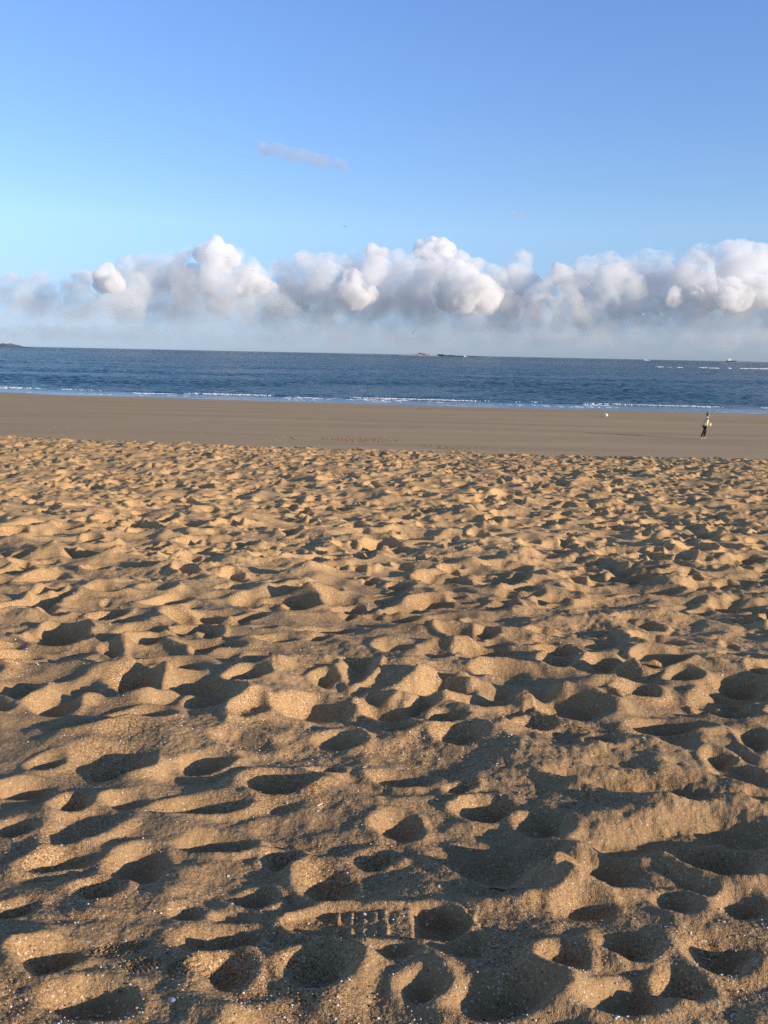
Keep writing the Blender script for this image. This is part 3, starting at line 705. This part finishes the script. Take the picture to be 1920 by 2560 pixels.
for k in range(4000):
    r = 1.15 + 3.0 * gr.random() ** 1.5; a = gr.uniform(-0.42, 0.42); x, y = r * math.sin(a), r * math.cos(a)
    if not in_view(x, y): continue
    kd = 'chip' if gr.random() < 0.8 else ('stick' if gr.random() < 0.6 else 'fan')
    mt_ = M_SH if gr.random() < 0.8 else (M_SHP if gr.random() < 0.5 else M_SHG)
    o = bpy.data.objects.new('shell_chip', get_shell(kd, int(gr.integers(0, 5)), mt_)); COL.objects.link(o)
    lay(o, x, y, (0.0014 + 0.0024 * gr.random() ** 2) * (0.75 + 0.25 * r), gr.uniform(0, 6.28), 0.5)
    tag(o, {M_SH.name: 'tiny white shell chip scattered in the loose near sand', M_SHP.name: 'tiny peach shell chip scattered in the loose near sand', M_SHG.name: 'tiny grey shell chip scattered in the loose near sand'}[mt_.name],
        'shell', {M_SH.name: 'tiny white shell chips', M_SHP.name: 'tiny peach shell chips', M_SHG.name: 'tiny grey shell chips'}[mt_.name])
    n_ += 1
    if n_ >= 255: break
# twig
x, y, t = gnd(1255, 2240)
bm = bmesh.new(); pr = None
for i in range(9):
    u = i / 8 - 0.5; z, _ = sand_z([x + u * 0.045], [y + 0.004 * math.sin(i)])
    ring = [bm.verts.new((x + u * 0.045, y + 0.004 * math.sin(i) + 0.0012 * math.cos(a), float(z[0]) + 0.0015 + 0.0012 * math.sin(a))) for a in (0, 1.57, 3.14, 4.71)]
    if pr: [bm.faces.new((pr[k], pr[(k + 1) % 4], ring[(k + 1) % 4], ring[k])) for k in range(4)]
    pr = ring
tag(bm_obj('twig', bm, M_TWIG), 'thin dark twig lying in the wide shaded trough right of the middle', 'twig')
# coarse grit: uncountable
def grit_mat():
    mt = bpy.data.materials.new('grit'); mt.use_nodes = True; h = N(mt); p = h.n['Principled BSDF']; p.inputs['Roughness'].default_value = 0.6
    tc = h.add('ShaderNodeTexCoord'); v = h.add('ShaderNodeTexVoronoi'); v.inputs['Scale'].default_value = 120; h.lk(tc.outputs['Object'], v.inputs['Vector'])
    sp = h.add('ShaderNodeSeparateColor'); h.lk(v.outputs['Color'], sp.inputs[0]); c = h.add('ShaderNodeValToRGB'); e = c.color_ramp; e.interpolation = 'CONSTANT'
    cols = [(0, (0.10, 0.06, 0.04)), (0.2, (0.42, 0.23, 0.10)), (0.45, (0.50, 0.35, 0.22)), (0.65, (0.62, 0.52, 0.42)), (0.85, (0.74, 0.70, 0.65))]
    while len(e.elements) < len(cols): e.elements.new(0.5)
    for el, (ps, cc) in zip(e.elements, cols): el.position = ps; el.color = (*cc, 1)
    h.lk(sp.outputs[0], c.inputs[0]); h.lk(c.outputs[0], p.inputs['Base Color']); return mt
nG = 42000
r = 0.95 + 5.0 * gr.random(nG) ** 2.0; a = gr.uniform(-0.62, 0.62, nG); gx, gy = r * np.sin(a), r * np.cos(a)
keep = (noise(gx * 3.1 + 8, gy * 3.1) + 0.5 * noise(gx * 9, gy * 9)) > gr.uniform(-0.9, 0.7, nG); gx, gy, r = gx[keep], gy[keep], r[keep]
gz, _ = sand_z(gx, gy); sz = (0.0006 + 0.0014 * gr.random(len(gx)) ** 3) * (0.75 + 0.3 * r)
P = np.stack([gx, gy, gz + sz * 0.15, sz * gr.uniform(0.8, 1.5, len(gx)), sz, sz * 0.6], -1)
tag(flake_cloud('shell_grit', P, grit_mat(), 5), 'fine grit of broken shell and coarse grains over the near sand', 'grit', kind='stuff')

# ------------------------------------------------------------------ things on the damp flat
def gflat(px, py):
    d = ray(px, py); t = 50.0
    for _ in range(40): t = (HC - float(flat_z(np.array(d.x * t), np.array(d.y * t)))) / -d.z
    return d.x * t, d.y * t
pts = []
for _ in range(260):
    px, py = gr.uniform(0, 1920), gr.uniform(1045, 1150); x, y = gflat(px, py)
    if y > 90: continue
    s = gr.uniform(0.007, 0.020); pts.append((x, y, flat_at(x, y) + 0.012, s * 1.3, s, s * 0.8))
tag(flake_cloud('shell_debris', pts, M_SH, 8), 'pale specks of shell strewn over the damp flat', 'shells', kind='stuff')
M_WEED = pmat('dry_seaweed', (0.30, 0.20, 0.10), 0.9, 0.2, 0.3, 6)
pts = []
for (x0_, x1_, yy, sp2, n) in ((805, 1010, 1100, 3.2, 330), (725, 742, 1096, 1.5, 30), (1060, 1140, 1117, 3, 60), (1100, 1255, 1124, 4, 120)):
    for _ in range(n):
        px = gr.uniform(x0_, x1_); u = (px - x0_) / (x1_ - x0_)
        x, y = gflat(px, yy + 5 * (u - 0.5) + gr.normal(0, sp2) * math.sin(math.pi * u)); s = gr.uniform(0.02, 0.05)
        pts.append((x, y, flat_at(x, y) + 0.01, s * 2.2, s, 0.006))
tag(flake_cloud('seaweed_scraps', pts, M_WEED, 9), 'thin brown scatter of dry weed on the damp flat beyond the loose sand', 'seaweed', kind='stuff')

x, y = gflat(1515, 1042)
fb = empty('float_buoy', (x, y, flat_at(x, y))); tag(fb, 'small rounded white float lying alone on the damp flat sand', 'float')
bm = bmesh.new(); bmesh.ops.create_uvsphere(bm, u_segments=28, v_segments=18, radius=0.15)
for v in bm.verts:
    v.co.z *= 1.18; v.co.x *= 1 - 0.22 * max(0, v.co.z / 0.17); v.co.y *= 1 - 0.22 * max(0, v.co.z / 0.17)
    if v.co.z < -0.12: v.co.z = -0.12
bmesh.ops.rotate(bm, verts=bm.verts, matrix=Matrix.Rotation(R(-50), 3, 'Y')); bmesh.ops.translate(bm, verts=bm.verts, vec=(0, 0, 0.145))
bm_obj('float_body', bm, M_WHITE, fb)
bm = bmesh.new(); bmesh.ops.create_cone(bm, segments=16, radius1=0.06, radius2=0.045, depth=0.05, cap_ends=True, matrix=Matrix.Rotation(R(-50), 4, 'Y') @ Matrix.Translation((0, 0, -0.145)))
bmesh.ops.translate(bm, verts=bm.verts, vec=(0, 0, 0.145)); bm_obj('float_neck', bm, M_DARKP, fb)

# ------------------------------------------------------------------ person
def skin_obj(name, V, E, rad, mat, parent, root=0, sub=2):
    me = bpy.data.meshes.new(name); me.from_pydata(V, E, []); o = bpy.data.objects.new(name, me); COL.objects.link(o)
    sk = o.modifiers.new('s', 'SKIN'); sk.use_smooth_shade = True; sk.branch_smoothing = 0.3
    ss = o.modifiers.new('u', 'SUBSURF'); ss.levels = sub; ss.render_levels = sub
    for i, d in enumerate(me.skin_vertices[0].data):
        d.radius = rad[i] if isinstance(rad[i], tuple) else (rad[i], rad[i]); d.use_root = (i == root)
    dg = bpy.context.evaluated_depsgraph_get(); m2 = bpy.data.meshes.new_from_object(o.evaluated_get(dg))
    o.modifiers.clear(); o.data = m2; bpy.data.meshes.remove(me); m2.name = name
    m2.materials.clear(); m2.materials.append(mat)
    for p in m2.polygons: p.use_smooth = True
    o.parent = parent; return o
M_SKIN = pmat('skin', (0.52, 0.31, 0.22), 0.55, 0.4, 0.05, 12)
M_HAIR = pmat('auburn_hair', (0.24, 0.11, 0.065), 0.6, 0.3, 0.2, 60)
M_JAC = pmat('pale_lime_jacket', (0.70, 0.68, 0.38), 0.75, 0.3, 0.08, 14)
M_LIN = pmat('jacket_lining', (0.10, 0.13, 0.11), 0.8, 0.3, 0.1, 14)
M_TRO = pmat('black_trousers', (0.014, 0.012, 0.015), 0.8, 0.3, 0.15, 20)
M_BAG = pmat('cream_bag_cloth', (0.72, 0.66, 0.44), 0.8, 0.3, 0.08, 14)
M_EYE = pmat('eye_dark', (0.02, 0.015, 0.01), 0.2, 0.5, 0.05, 12)
x, y = gflat(1759, 1098)
pe = empty('person', (x, y, flat_at(x, y)), R(4)); tag(pe, 'barefoot person in a pale lime jacket and black trousers walking right on the damp flat', 'person')
V, E, Rd = [], [], []
def jv(p, r, par=None):
    V.append(p); Rd.append(r); i = len(V) - 1
    if par is not None: E.append((par, i))
    return i
pel = jv((0.03, 0, 0.86), (0.115, 0.14)); wa = jv((0.05, 0, 1.02), (0.095, 0.125), pel); ch = jv((0.09, 0, 1.20), (0.105, 0.15), wa); nb = jv((0.13, 0, 1.36), (0.055, 0.06), ch)
nk = jv((0.165, 0, 1.42), 0.046, nb); hd0 = jv((0.195, 0, 1.475), (0.072, 0.066), nk); hd1 = jv((0.20, 0, 1.545), (0.092, 0.076), hd0); hd2 = jv((0.19, 0, 1.60), (0.075, 0.066), hd1)
nose = jv((0.305, 0, 1.52), 0.012, hd1); chin = jv((0.27, 0, 1.455), 0.022, hd0)
for s_ in (-1, 1): jv((0.19, 0.084 * s_, 1.53), (0.012, 0.02), hd1)
def hand(wrist, dirn, side, curl, par):
    d = Vector(dirn).normalized(); lat = Vector((1, 0, 0)) if abs(d.z) > 0.6 else Vector((0, 0, 1)); inw = d.cross(lat).normalized() * side
    w0 = Vector(wrist); palm = w0 + d * 0.05; ip = jv(tuple(palm), (0.030, 0.018), par); e2 = jv(tuple(palm + d * 0.035), (0.034, 0.016), ip)
    for k, L in enumerate((0.066, 0.075, 0.070, 0.055)):
        b = palm + d * 0.045 + lat * (0.027 - 0.018 * k); j = jv(tuple(b), 0.009, e2)
        m1 = b + d * L * 0.5 + inw * curl * 0.012; j = jv(tuple(m1), 0.0085, j); m2_ = m1 + d * L * 0.3 * (1 - curl * .5) + inw * curl * 0.03; j = jv(tuple(m2_), 0.0075, j)
    b = palm + lat * 0.030; j = jv(tuple(b), 0.011, ip); j = jv(tuple(b + lat * 0.018 + d * 0.028), 0.010, j); jv(tuple(b + lat * 0.022 + d * 0.052 + inw * 0.01), 0.009, j)
# near arm hangs, far arm is bent and carries the bag
sh = jv((0.09, -0.17, 1.30), 0.052, ch); el = jv((0.02, -0.225, 1.03), 0.040, sh); wr_ = jv((0.08, -0.215, 0.80), 0.027, el); hand((0.08, -0.215, 0.80), (0.12, 0.02, -1), 1, 0.7, wr_)
sh2 = jv((0.11, 0.17, 1.30), 0.052, ch); el2 = jv((0.14, 0.22, 1.05), 0.040, sh2); wr2 = jv((0.34, 0.15, 1.03), 0.027, el2); hand((0.34, 0.15, 1.03), (1, -0.25, -0.15), -1, 0.9, wr2)
LEG = []
for (s_, kx_, kz_, ax, az, fx) in ((-1, -0.07, 0.475, -0.205, 0.10, 0.0), (1, 0.13, 0.47, 0.055, 0.10, 0.0)):
    hp = jv((0.03, 0.085 * s_, 0.82), 0.085, pel); kn = jv((kx_, 0.09 * s_, kz_), 0.056, hp); cf = jv(((kx_ + ax) / 2 - 0.02, 0.088 * s_, 0.30), 0.052, kn); an_ = jv((ax, 0.085 * s_, az), 0.036, cf)
    jv((ax - 0.045, 0.085 * s_, 0.035), 0.030, an_); md = jv((ax + 0.08, 0.09 * s_, 0.040), (0.034, 0.028), an_); jv((ax + 0.165, 0.095 * s_, 0.020), (0.036, 0.016), md)
    LEG.append((s_, kx_, kz_, ax, az))
skin_obj('body', V, E, Rd, M_SKIN, pe)
V, E, Rd = [], [], []
a0 = jv((0.02, 0, 0.80), (0.150, 0.175)); a1 = jv((0.035, 0, 0.92), (0.148, 0.175), a0); a2 = jv((0.055, 0, 1.06), (0.132, 0.165), a1); a3 = jv((0.09, 0, 1.23), (0.130, 0.175), a2); a4 = jv((0.13, 0, 1.36), (0.085, 0.09), a3); jv((0.15, 0, 1.40), (0.072, 0.075), a4)
b = jv((0.09, -0.18, 1.30), 0.074, a3); b = jv((0.02, -0.232, 1.03), 0.062, b); jv((0.075, -0.222, 0.825), 0.050, b)
b = jv((0.11, 0.18, 1.30), 0.074, a3); b = jv((0.14, 0.232, 1.05), 0.062, b); jv((0.315, 0.16, 1.03), 0.048, b)
ja = skin_obj('jacket', V, E, Rd, M_JAC, pe)
V, E, Rd = [], [], []
c0 = jv((0.13, 0, 1.375), (0.078, 0.082)); jv((0.155, 0, 1.415), (0.080, 0.080), c0); skin_obj('collar', V, E, Rd, M_LIN, ja)
V, E, Rd = [], [], []
t0 = jv((0.03, 0, 0.88), (0.125, 0.155))
for (s_, kx_, kz_, ax, az) in LEG:
    b = jv((0.03, 0.085 * s_, 0.78), 0.098, t0); b = jv((kx_, 0.09 * s_, kz_), 0.070, b); b = jv(((kx_ + ax) / 2 - 0.01, 0.088 * s_, 0.30), 0.062, b); jv((ax + 0.005, 0.085 * s_, 0.125), 0.052, b)
skin_obj('trousers', V, E, Rd, M_TRO, pe)
bm = bmesh.new(); bmesh.ops.create_uvsphere(bm, u_segments=28, v_segments=20, radius=1)
for v in bm.verts:
    c = v.co; c.x *= 0.118; c.y *= 0.098; c.z *= 0.118; c.x -= 0.020
    k = 1 + 0.06 * math.sin(c.z * 90 + c.y * 60); c.x *= k
    if c.x > 0.05 and c.z < 0.045: c.x = 0.05 - (c.x - 0.05) * 0.3
    if c.z < -0.02: c.x -= 0.02
    c += Vector((0.195, 0, 1.555))
bm_obj('hair', bm, M_HAIR, pe)
bm = bmesh.new(); bmesh.ops.create_uvsphere(bm, u_segments=28, v_segments=14, radius=1)
bmesh.ops.delete(bm, geom=[v for v in bm.verts if v.co.z < -0.05], context='VERTS')
for v in bm.verts: v.co = Vector((0.122 * v.co.x + 0.185, 0.104 * v.co.y, 0.080 * v.co.z + 1.595))
cap = bm_obj('cap', bm, pmat('russet_cap', (0.34, 0.16, 0.11), 0.8, 0.3, 0.1, 20), pe)
bm = bmesh.new(); top = []
for lay_ in (0.004, -0.004):
    row = []
    for i in range(9):
        a = -1.15 + 2.3 * i / 8
        row.append([bm.verts.new((0.185 + rr_ * math.cos(a) * (1.0 if k_ == 0 else 1.05), rr2 * math.sin(a), 1.607 + (0.012 if k_ else 0) + lay_ - 0.006 * a * a)) for k_, (rr_, rr2) in enumerate(((0.118, 0.10), (0.235, 0.125)))])
    top.append(row)
for i in range(8):
    for L_, rev in ((0, False), (1, True)):
        f = (top[L_][i][0], top[L_][i][1], top[L_][i + 1][1], top[L_][i + 1][0]); bm.faces.new(f[::-1] if rev else f)
    bm.faces.new((top[0][i][1], top[1][i][1], top[1][i + 1][1], top[0][i + 1][1]))
bm_obj('brim', bm, M_DARKP, cap, False)
for s_ in (-1, 1):
    bm = bmesh.new(); bmesh.ops.create_icosphere(bm, subdivisions=2, radius=0.010, matrix=Matrix.Translation((0.278, 0.030 * s_, 1.545))); bm_obj('eye', bm, M_EYE, pe)
bm = bmesh.new(); bmesh.ops.create_icosphere(bm, subdivisions=1, radius=1, matrix=Matrix.Translation((0.275, 0, 1.487)) @ Matrix.Diagonal((0.010, 0.024, 0.005, 1))); bm_obj('mouth', bm, pmat('lips', (0.40, 0.16, 0.13), 0.5), pe)
# bag held in the far hand, with its strap
bg_ = empty('cloth_bag', tuple(Vector((x, y, flat_at(x, y))) + Matrix.Rotation(R(4), 3, 'Z') @ Vector((0.385, 0.11, 0.80)))); tag(bg_, 'small cream cloth bag held in front by the walking person', 'bag')
bm = bmesh.new(); bmesh.ops.create_icosphere(bm, subdivisions=3, radius=1)
for v in bm.verts:
    c = v.co; k = 1 - 0.35 * max(0, c.z); c.x *= 0.080 * k; c.y *= 0.060 * k; c.z = 0.115 * c.z + 0.10; c.x += 0.008 * math.sin(c.z * 80)
bm_obj('pouch', bm, M_BAG, bg_)
bm = bmesh.new(); bmesh.ops.create_cone(bm, segments=8, radius1=0.010, radius2=0.008, depth=0.10, cap_ends=True, matrix=Matrix.Translation((0.03, 0.0, 0.225)))
bm_obj('strap', bm, M_LIN, bg_)

# ---- a far bird gliding
M_BIRD = pmat('gull_grey', (0.30, 0.34, 0.38), 0.7, 0.3, 0.1, 3)
d = ray(862, 566); bp_ = Vector((0, 0, HC)) + d * (160 / d.y)
V, E, Rd = [], [], []
q0 = jv((0, 0, 0), 0.07); q1 = jv((0.22, 0, 0.0), 0.045, q0); jv((0.30, 0, 0.0), 0.022, q1); q2 = jv((-0.22, 0, 0), 0.03, q0); jv((-0.36, 0, 0), (0.05, 0.01), q2)
for s_ in (-1, 1):
    b = jv((0.03, 0.25 * s_, 0.10), (0.08, 0.014), q0); b = jv((0.05, 0.50 * s_, 0.05), (0.06, 0.011), b); jv((-0.06, 0.78 * s_, -0.14), (0.025, 0.007), b)
bird = skin_obj('gull', V, E, Rd, M_BIRD, None); bird.location = bp_; bird.rotation_euler = (R(14), 0, R(80)); tag(bird, 'tiny grey gull gliding in the clear sky above the clouds', 'bird')

# ------------------------------------------------------------------ clouds
def cloud_mat(name, dens, col=(1, 1, 1), an=0.25, z0=300, z1=900, sc=1 / 420.0, lo=0.36, hi=0.60):
    mt = bpy.data.materials.new(name); mt.use_nodes = True; h = N(mt); h.n.remove(h.n['Principled BSDF'])
    v = h.add('ShaderNodeVolumeScatter'); v.inputs['Color'].default_value = (*col, 1); v.inputs['Anisotropy'].default_value = an
    g = h.add('ShaderNodeNewGeometry'); n = h.add('ShaderNodeTexNoise'); n.inputs['Scale'].default_value = sc; n.inputs['Detail'].default_value = 5; n.inputs['Roughness'].default_value = 0.62
    h.lk(g.outputs['Position'], n.inputs['Vector'])
    m1 = h.add('ShaderNodeMapRange', interpolation_type='SMOOTHSTEP'); m1.inputs['From Min'].default_value = lo; m1.inputs['From Max'].default_value = hi; h.lk(n.outputs[0], m1.inputs[0])
    sp = h.add('ShaderNodeSeparateXYZ'); h.lk(g.outputs['Position'], sp.inputs[0])
    m2 = h.add('ShaderNodeMapRange', interpolation_type='SMOOTHSTEP'); m2.inputs['From Min'].default_value = z0; m2.inputs['From Max'].default_value = z1; h.lk(sp.outputs[2], m2.inputs[0])
    a = h.add('ShaderNodeMath', operation='MULTIPLY'); h.lk(m1.outputs[0], a.inputs[0]); h.lk(m2.outputs[0], a.inputs[1])
    b = h.add('ShaderNodeMath', operation='MULTIPLY'); h.lk(a.outputs[0], b.inputs[0]); b.inputs[1].default_value = dens; h.lk(b.outputs[0], v.inputs['Density'])
    h.lk(v.outputs[0], h.n['Material Output'].inputs['Volume'])
    return mt
M_CL = cloud_mat('cloud_body', 0.0040, (0.92, 0.965, 1.0), z0=180, z1=1450, sc=1 / 380.0, lo=0.42, hi=0.57, an=0.0)  # bluish tint puts the distant airlight into the cloud's own colour
M_CLW = cloud_mat('cloud_thick', 0.012, (1, 1, 1), an=0.0, z0=100, z1=300, lo=0.38, hi=0.54, sc=1 / 150.0)
M_CLB = cloud_mat('cloud_billow', 0.0080, (1, 1, 1), an=0.0, z0=300, z1=900, lo=0.44, hi=0.54, sc=1 / 200.0)
M_CLV = cloud_mat('cloud_veil', 0.0016, (0.82, 0.91, 1.0), z0=60, z1=500, lo=0.30, hi=0.60, sc=1 / 900.0)
M_CLP = cloud_mat('cloud_wisp', 0.0075, (1.0, 0.93, 0.93), z0=100, z1=300, lo=0.25, hi=0.70, sc=1 / 140.0)
def cpt(px, py, D):
    d = ray(px, py); s = D / d.y; return Vector((d.x * s, D, HC + d.z * s))
_tex = {}
def ctex(sz):
    if sz not in _tex:
        t = bpy.data.textures.new('billow', 'CLOUDS'); t.noise_scale = sz; t.noise_depth = 3; t.noise_basis = 'ORIGINAL_PERLIN'; _tex[sz] = t
    return _tex[sz]
def cloud(label, D, pts, base, mat, deep=2.0, vox=38.0, seed=0, group=None, amp=1.0, step=0.8, name='cumulus_cloud'):
    g = random.Random(seed); k = D / F; bm = bmesh.new()
    c0 = cpt(sum(p[0] for p in pts) / len(pts), base, D)
    for (px, py, rp) in pts:
        yy = py + rp; first = True; r = rp
        while first or yy < base:
            for _ in range(1 if first else 2):
                jx = 0 if first else g.uniform(-.6, .6) * r
                c = cpt(px + jx, yy, D); c.y += 0 if first else g.uniform(-deep, deep) * r * k
                bmesh.ops.create_icosphere(bm, subdivisions=2, radius=r * k * g.uniform(0.9, 1.12), matrix=Matrix.Translation(c - c0))
            first = False; yy += step * r; r = r * 1.04
    me = bpy.data.meshes.new(name); bm.to_mesh(me); bm.free()
    o = bpy.data.objects.new(name, me); COL.objects.link(o); o.location = c0
    rm = o.modifiers.new('r', 'REMESH'); rm.mode = 'VOXEL'; rm.voxel_size = vox
    for sz, st in ((620, 300), (230, 190), (90, 95)):
        dm = o.modifiers.new('d', 'DISPLACE'); dm.texture = ctex(sz); dm.strength = st * amp; dm.mid_level = 0.5; dm.texture_coords = 'GLOBAL'
    dg = bpy.context.evaluated_depsgraph_get(); ev = o.evaluated_get(dg)
    m2 = bpy.data.meshes.new_from_object(ev); o.modifiers.clear(); o.data = m2; bpy.data.meshes.remove(me)
    m2.name = name; m2.materials.clear(); m2.materials.append(mat)
    tag(o, label, 'cloud', group)
    return o
cloud('long low grey cumulus bank at the left edge of the sky', 14800,
      [(-260, 690, 55), (-160, 665, 60), (-60, 670, 55), (20, 673, 48), (90, 680, 46), (150, 672, 46), (215, 676, 44), (280, 692, 44), (330, 690, 46)], 845, M_CL, seed=1)
cloud('big grey cumulus left of centre that rises to a white tower', 16000,
      [(330, 640, 50), (375, 632, 50), (430, 640, 48), (480, 622, 46), (535, 602, 40), (570, 620, 44), (610, 645, 42), (640, 670, 42), (690, 705, 40), (735, 725, 40)], 845, M_CL, seed=2)
cloud('small brilliant white puff capping the tower of the left cumulus', 16300, [(542, 588, 26), (505, 612, 22), (565, 606, 24), (535, 612, 32)], 650, M_CLW, vox=18, seed=3, amp=.4)
cloud('small brilliant white puff standing alone above the left grey bank', 14300, [(268, 655, 20), (252, 672, 20), (284, 674, 20)], 715, M_CLW, vox=18, seed=4, amp=.35)
cloud('small ragged white puff on the right shoulder of the left cumulus', 15500, [(640, 668, 22), (620, 680, 16), (662, 690, 18), (680, 706, 14)], 725, M_CLB, vox=18, seed=5, amp=.4)
cloud('widest cumulus in the centre with a bright white right flank', 16500,
      [(715, 650, 44), (760, 635, 50), (820, 625, 50), (880, 622, 50), (945, 608, 46), (1000, 622, 48), (1060, 606, 44), (1105, 610, 42), (1150, 625, 44), (1190, 640, 46), (1225, 665, 42), (1250, 700, 40)], 845, M_CL, seed=6)
cloud('small white cap on the top left of the centre cumulus', 16900, [(930, 608, 18), (955, 612, 20)], 640, M_CLW, vox=18, seed=15, amp=.4)
cloud('flat white cap on the highest top of the centre cumulus', 16900, [(1050, 597, 18), (1080, 592, 20), (1105, 598, 20), (1125, 608, 18)], 640, M_CLW, vox=18, seed=16, amp=.4)
cloud('bright white billow low on the left part of the centre cumulus', 15700, [(880, 668, 24), (890, 690, 26), (925, 715, 24), (900, 705, 26)], 755, M_CLB, vox=20, seed=7, amp=.5)
cloud('big bright white billow on the right flank of the centre cumulus', 15500, [(1140, 645, 30), (1170, 660, 36), (1205, 680, 36), (1235, 705, 28), (1130, 668, 30)], 750, M_CLB, vox=20, seed=8, amp=.6)
cloud('slim pale cumulus column just right of the centre cumulus', 17000, [(1298, 632, 34), (1285, 655, 36), (1312, 660, 32)], 845, M_CL, seed=9)
cloud('ragged cumulus with a thin bright rim in the gap right of centre', 15800, [(1400, 662, 28), (1365, 690, 30), (1412, 690, 32), (1345, 705, 36), (1430, 720, 34), (1390, 720, 38)], 845, M_CL, seed=10)
cloud('thin white rim of cloud on top of the ragged cumulus right of centre', 16400, [(1395, 652, 18), (1420, 662, 16), (1430, 684, 14)], 700, M_CLW, vox=18, seed=18, amp=.4)
cloud('large grey cumulus mass filling the right edge of the sky', 16200,
      [(1460, 645, 44), (1520, 632, 50), (1600, 618, 50), (1660, 625, 50), (1735, 612, 48), (1790, 605, 48), (1838, 590, 46), (1880, 606, 50), (1930, 625, 55), (2000, 640, 60), (2080, 640, 60), (2180, 660, 60)], 845, M_CL, seed=12)
cloud('long bright white billow in front of the right hand cumulus mass', 15300, [(1690, 712, 20), (1740, 708, 24), (1790, 695, 30), (1825, 695, 30), (1870, 708, 28), (1920, 690, 40), (1960, 700, 40)], 755, M_CLB, vox=22, seed=13, amp=.5)
cloud('thin flat grey cloud veil under the cumulus row, close to the horizon', 21000, [(x, 812, 26) for x in range(-300, 2300, 45)], 860, M_CLV, vox=60, seed=22, amp=.3, name='stratus_cloud')
cloud('thin pinkish streak of cloud alone high in the clear sky', 9000, [(655 + 9 * k_, 352 + 2.0 * k_ + 3 * math.sin(k_ * .9), 13 + 5 * math.sin(k_ * .14)) for k_ in range(24)], 380, M_CLP, vox=10, seed=23, amp=.12, name='wispy_cloud')
cloud('faintest pinkish wisp of cloud in the clear sky right of centre', 9000, [(1285, 528, 8), (1305, 528, 9), (1325, 532, 7)], 520, M_CLP, vox=9, seed=24, amp=.1, name='wispy_cloud')
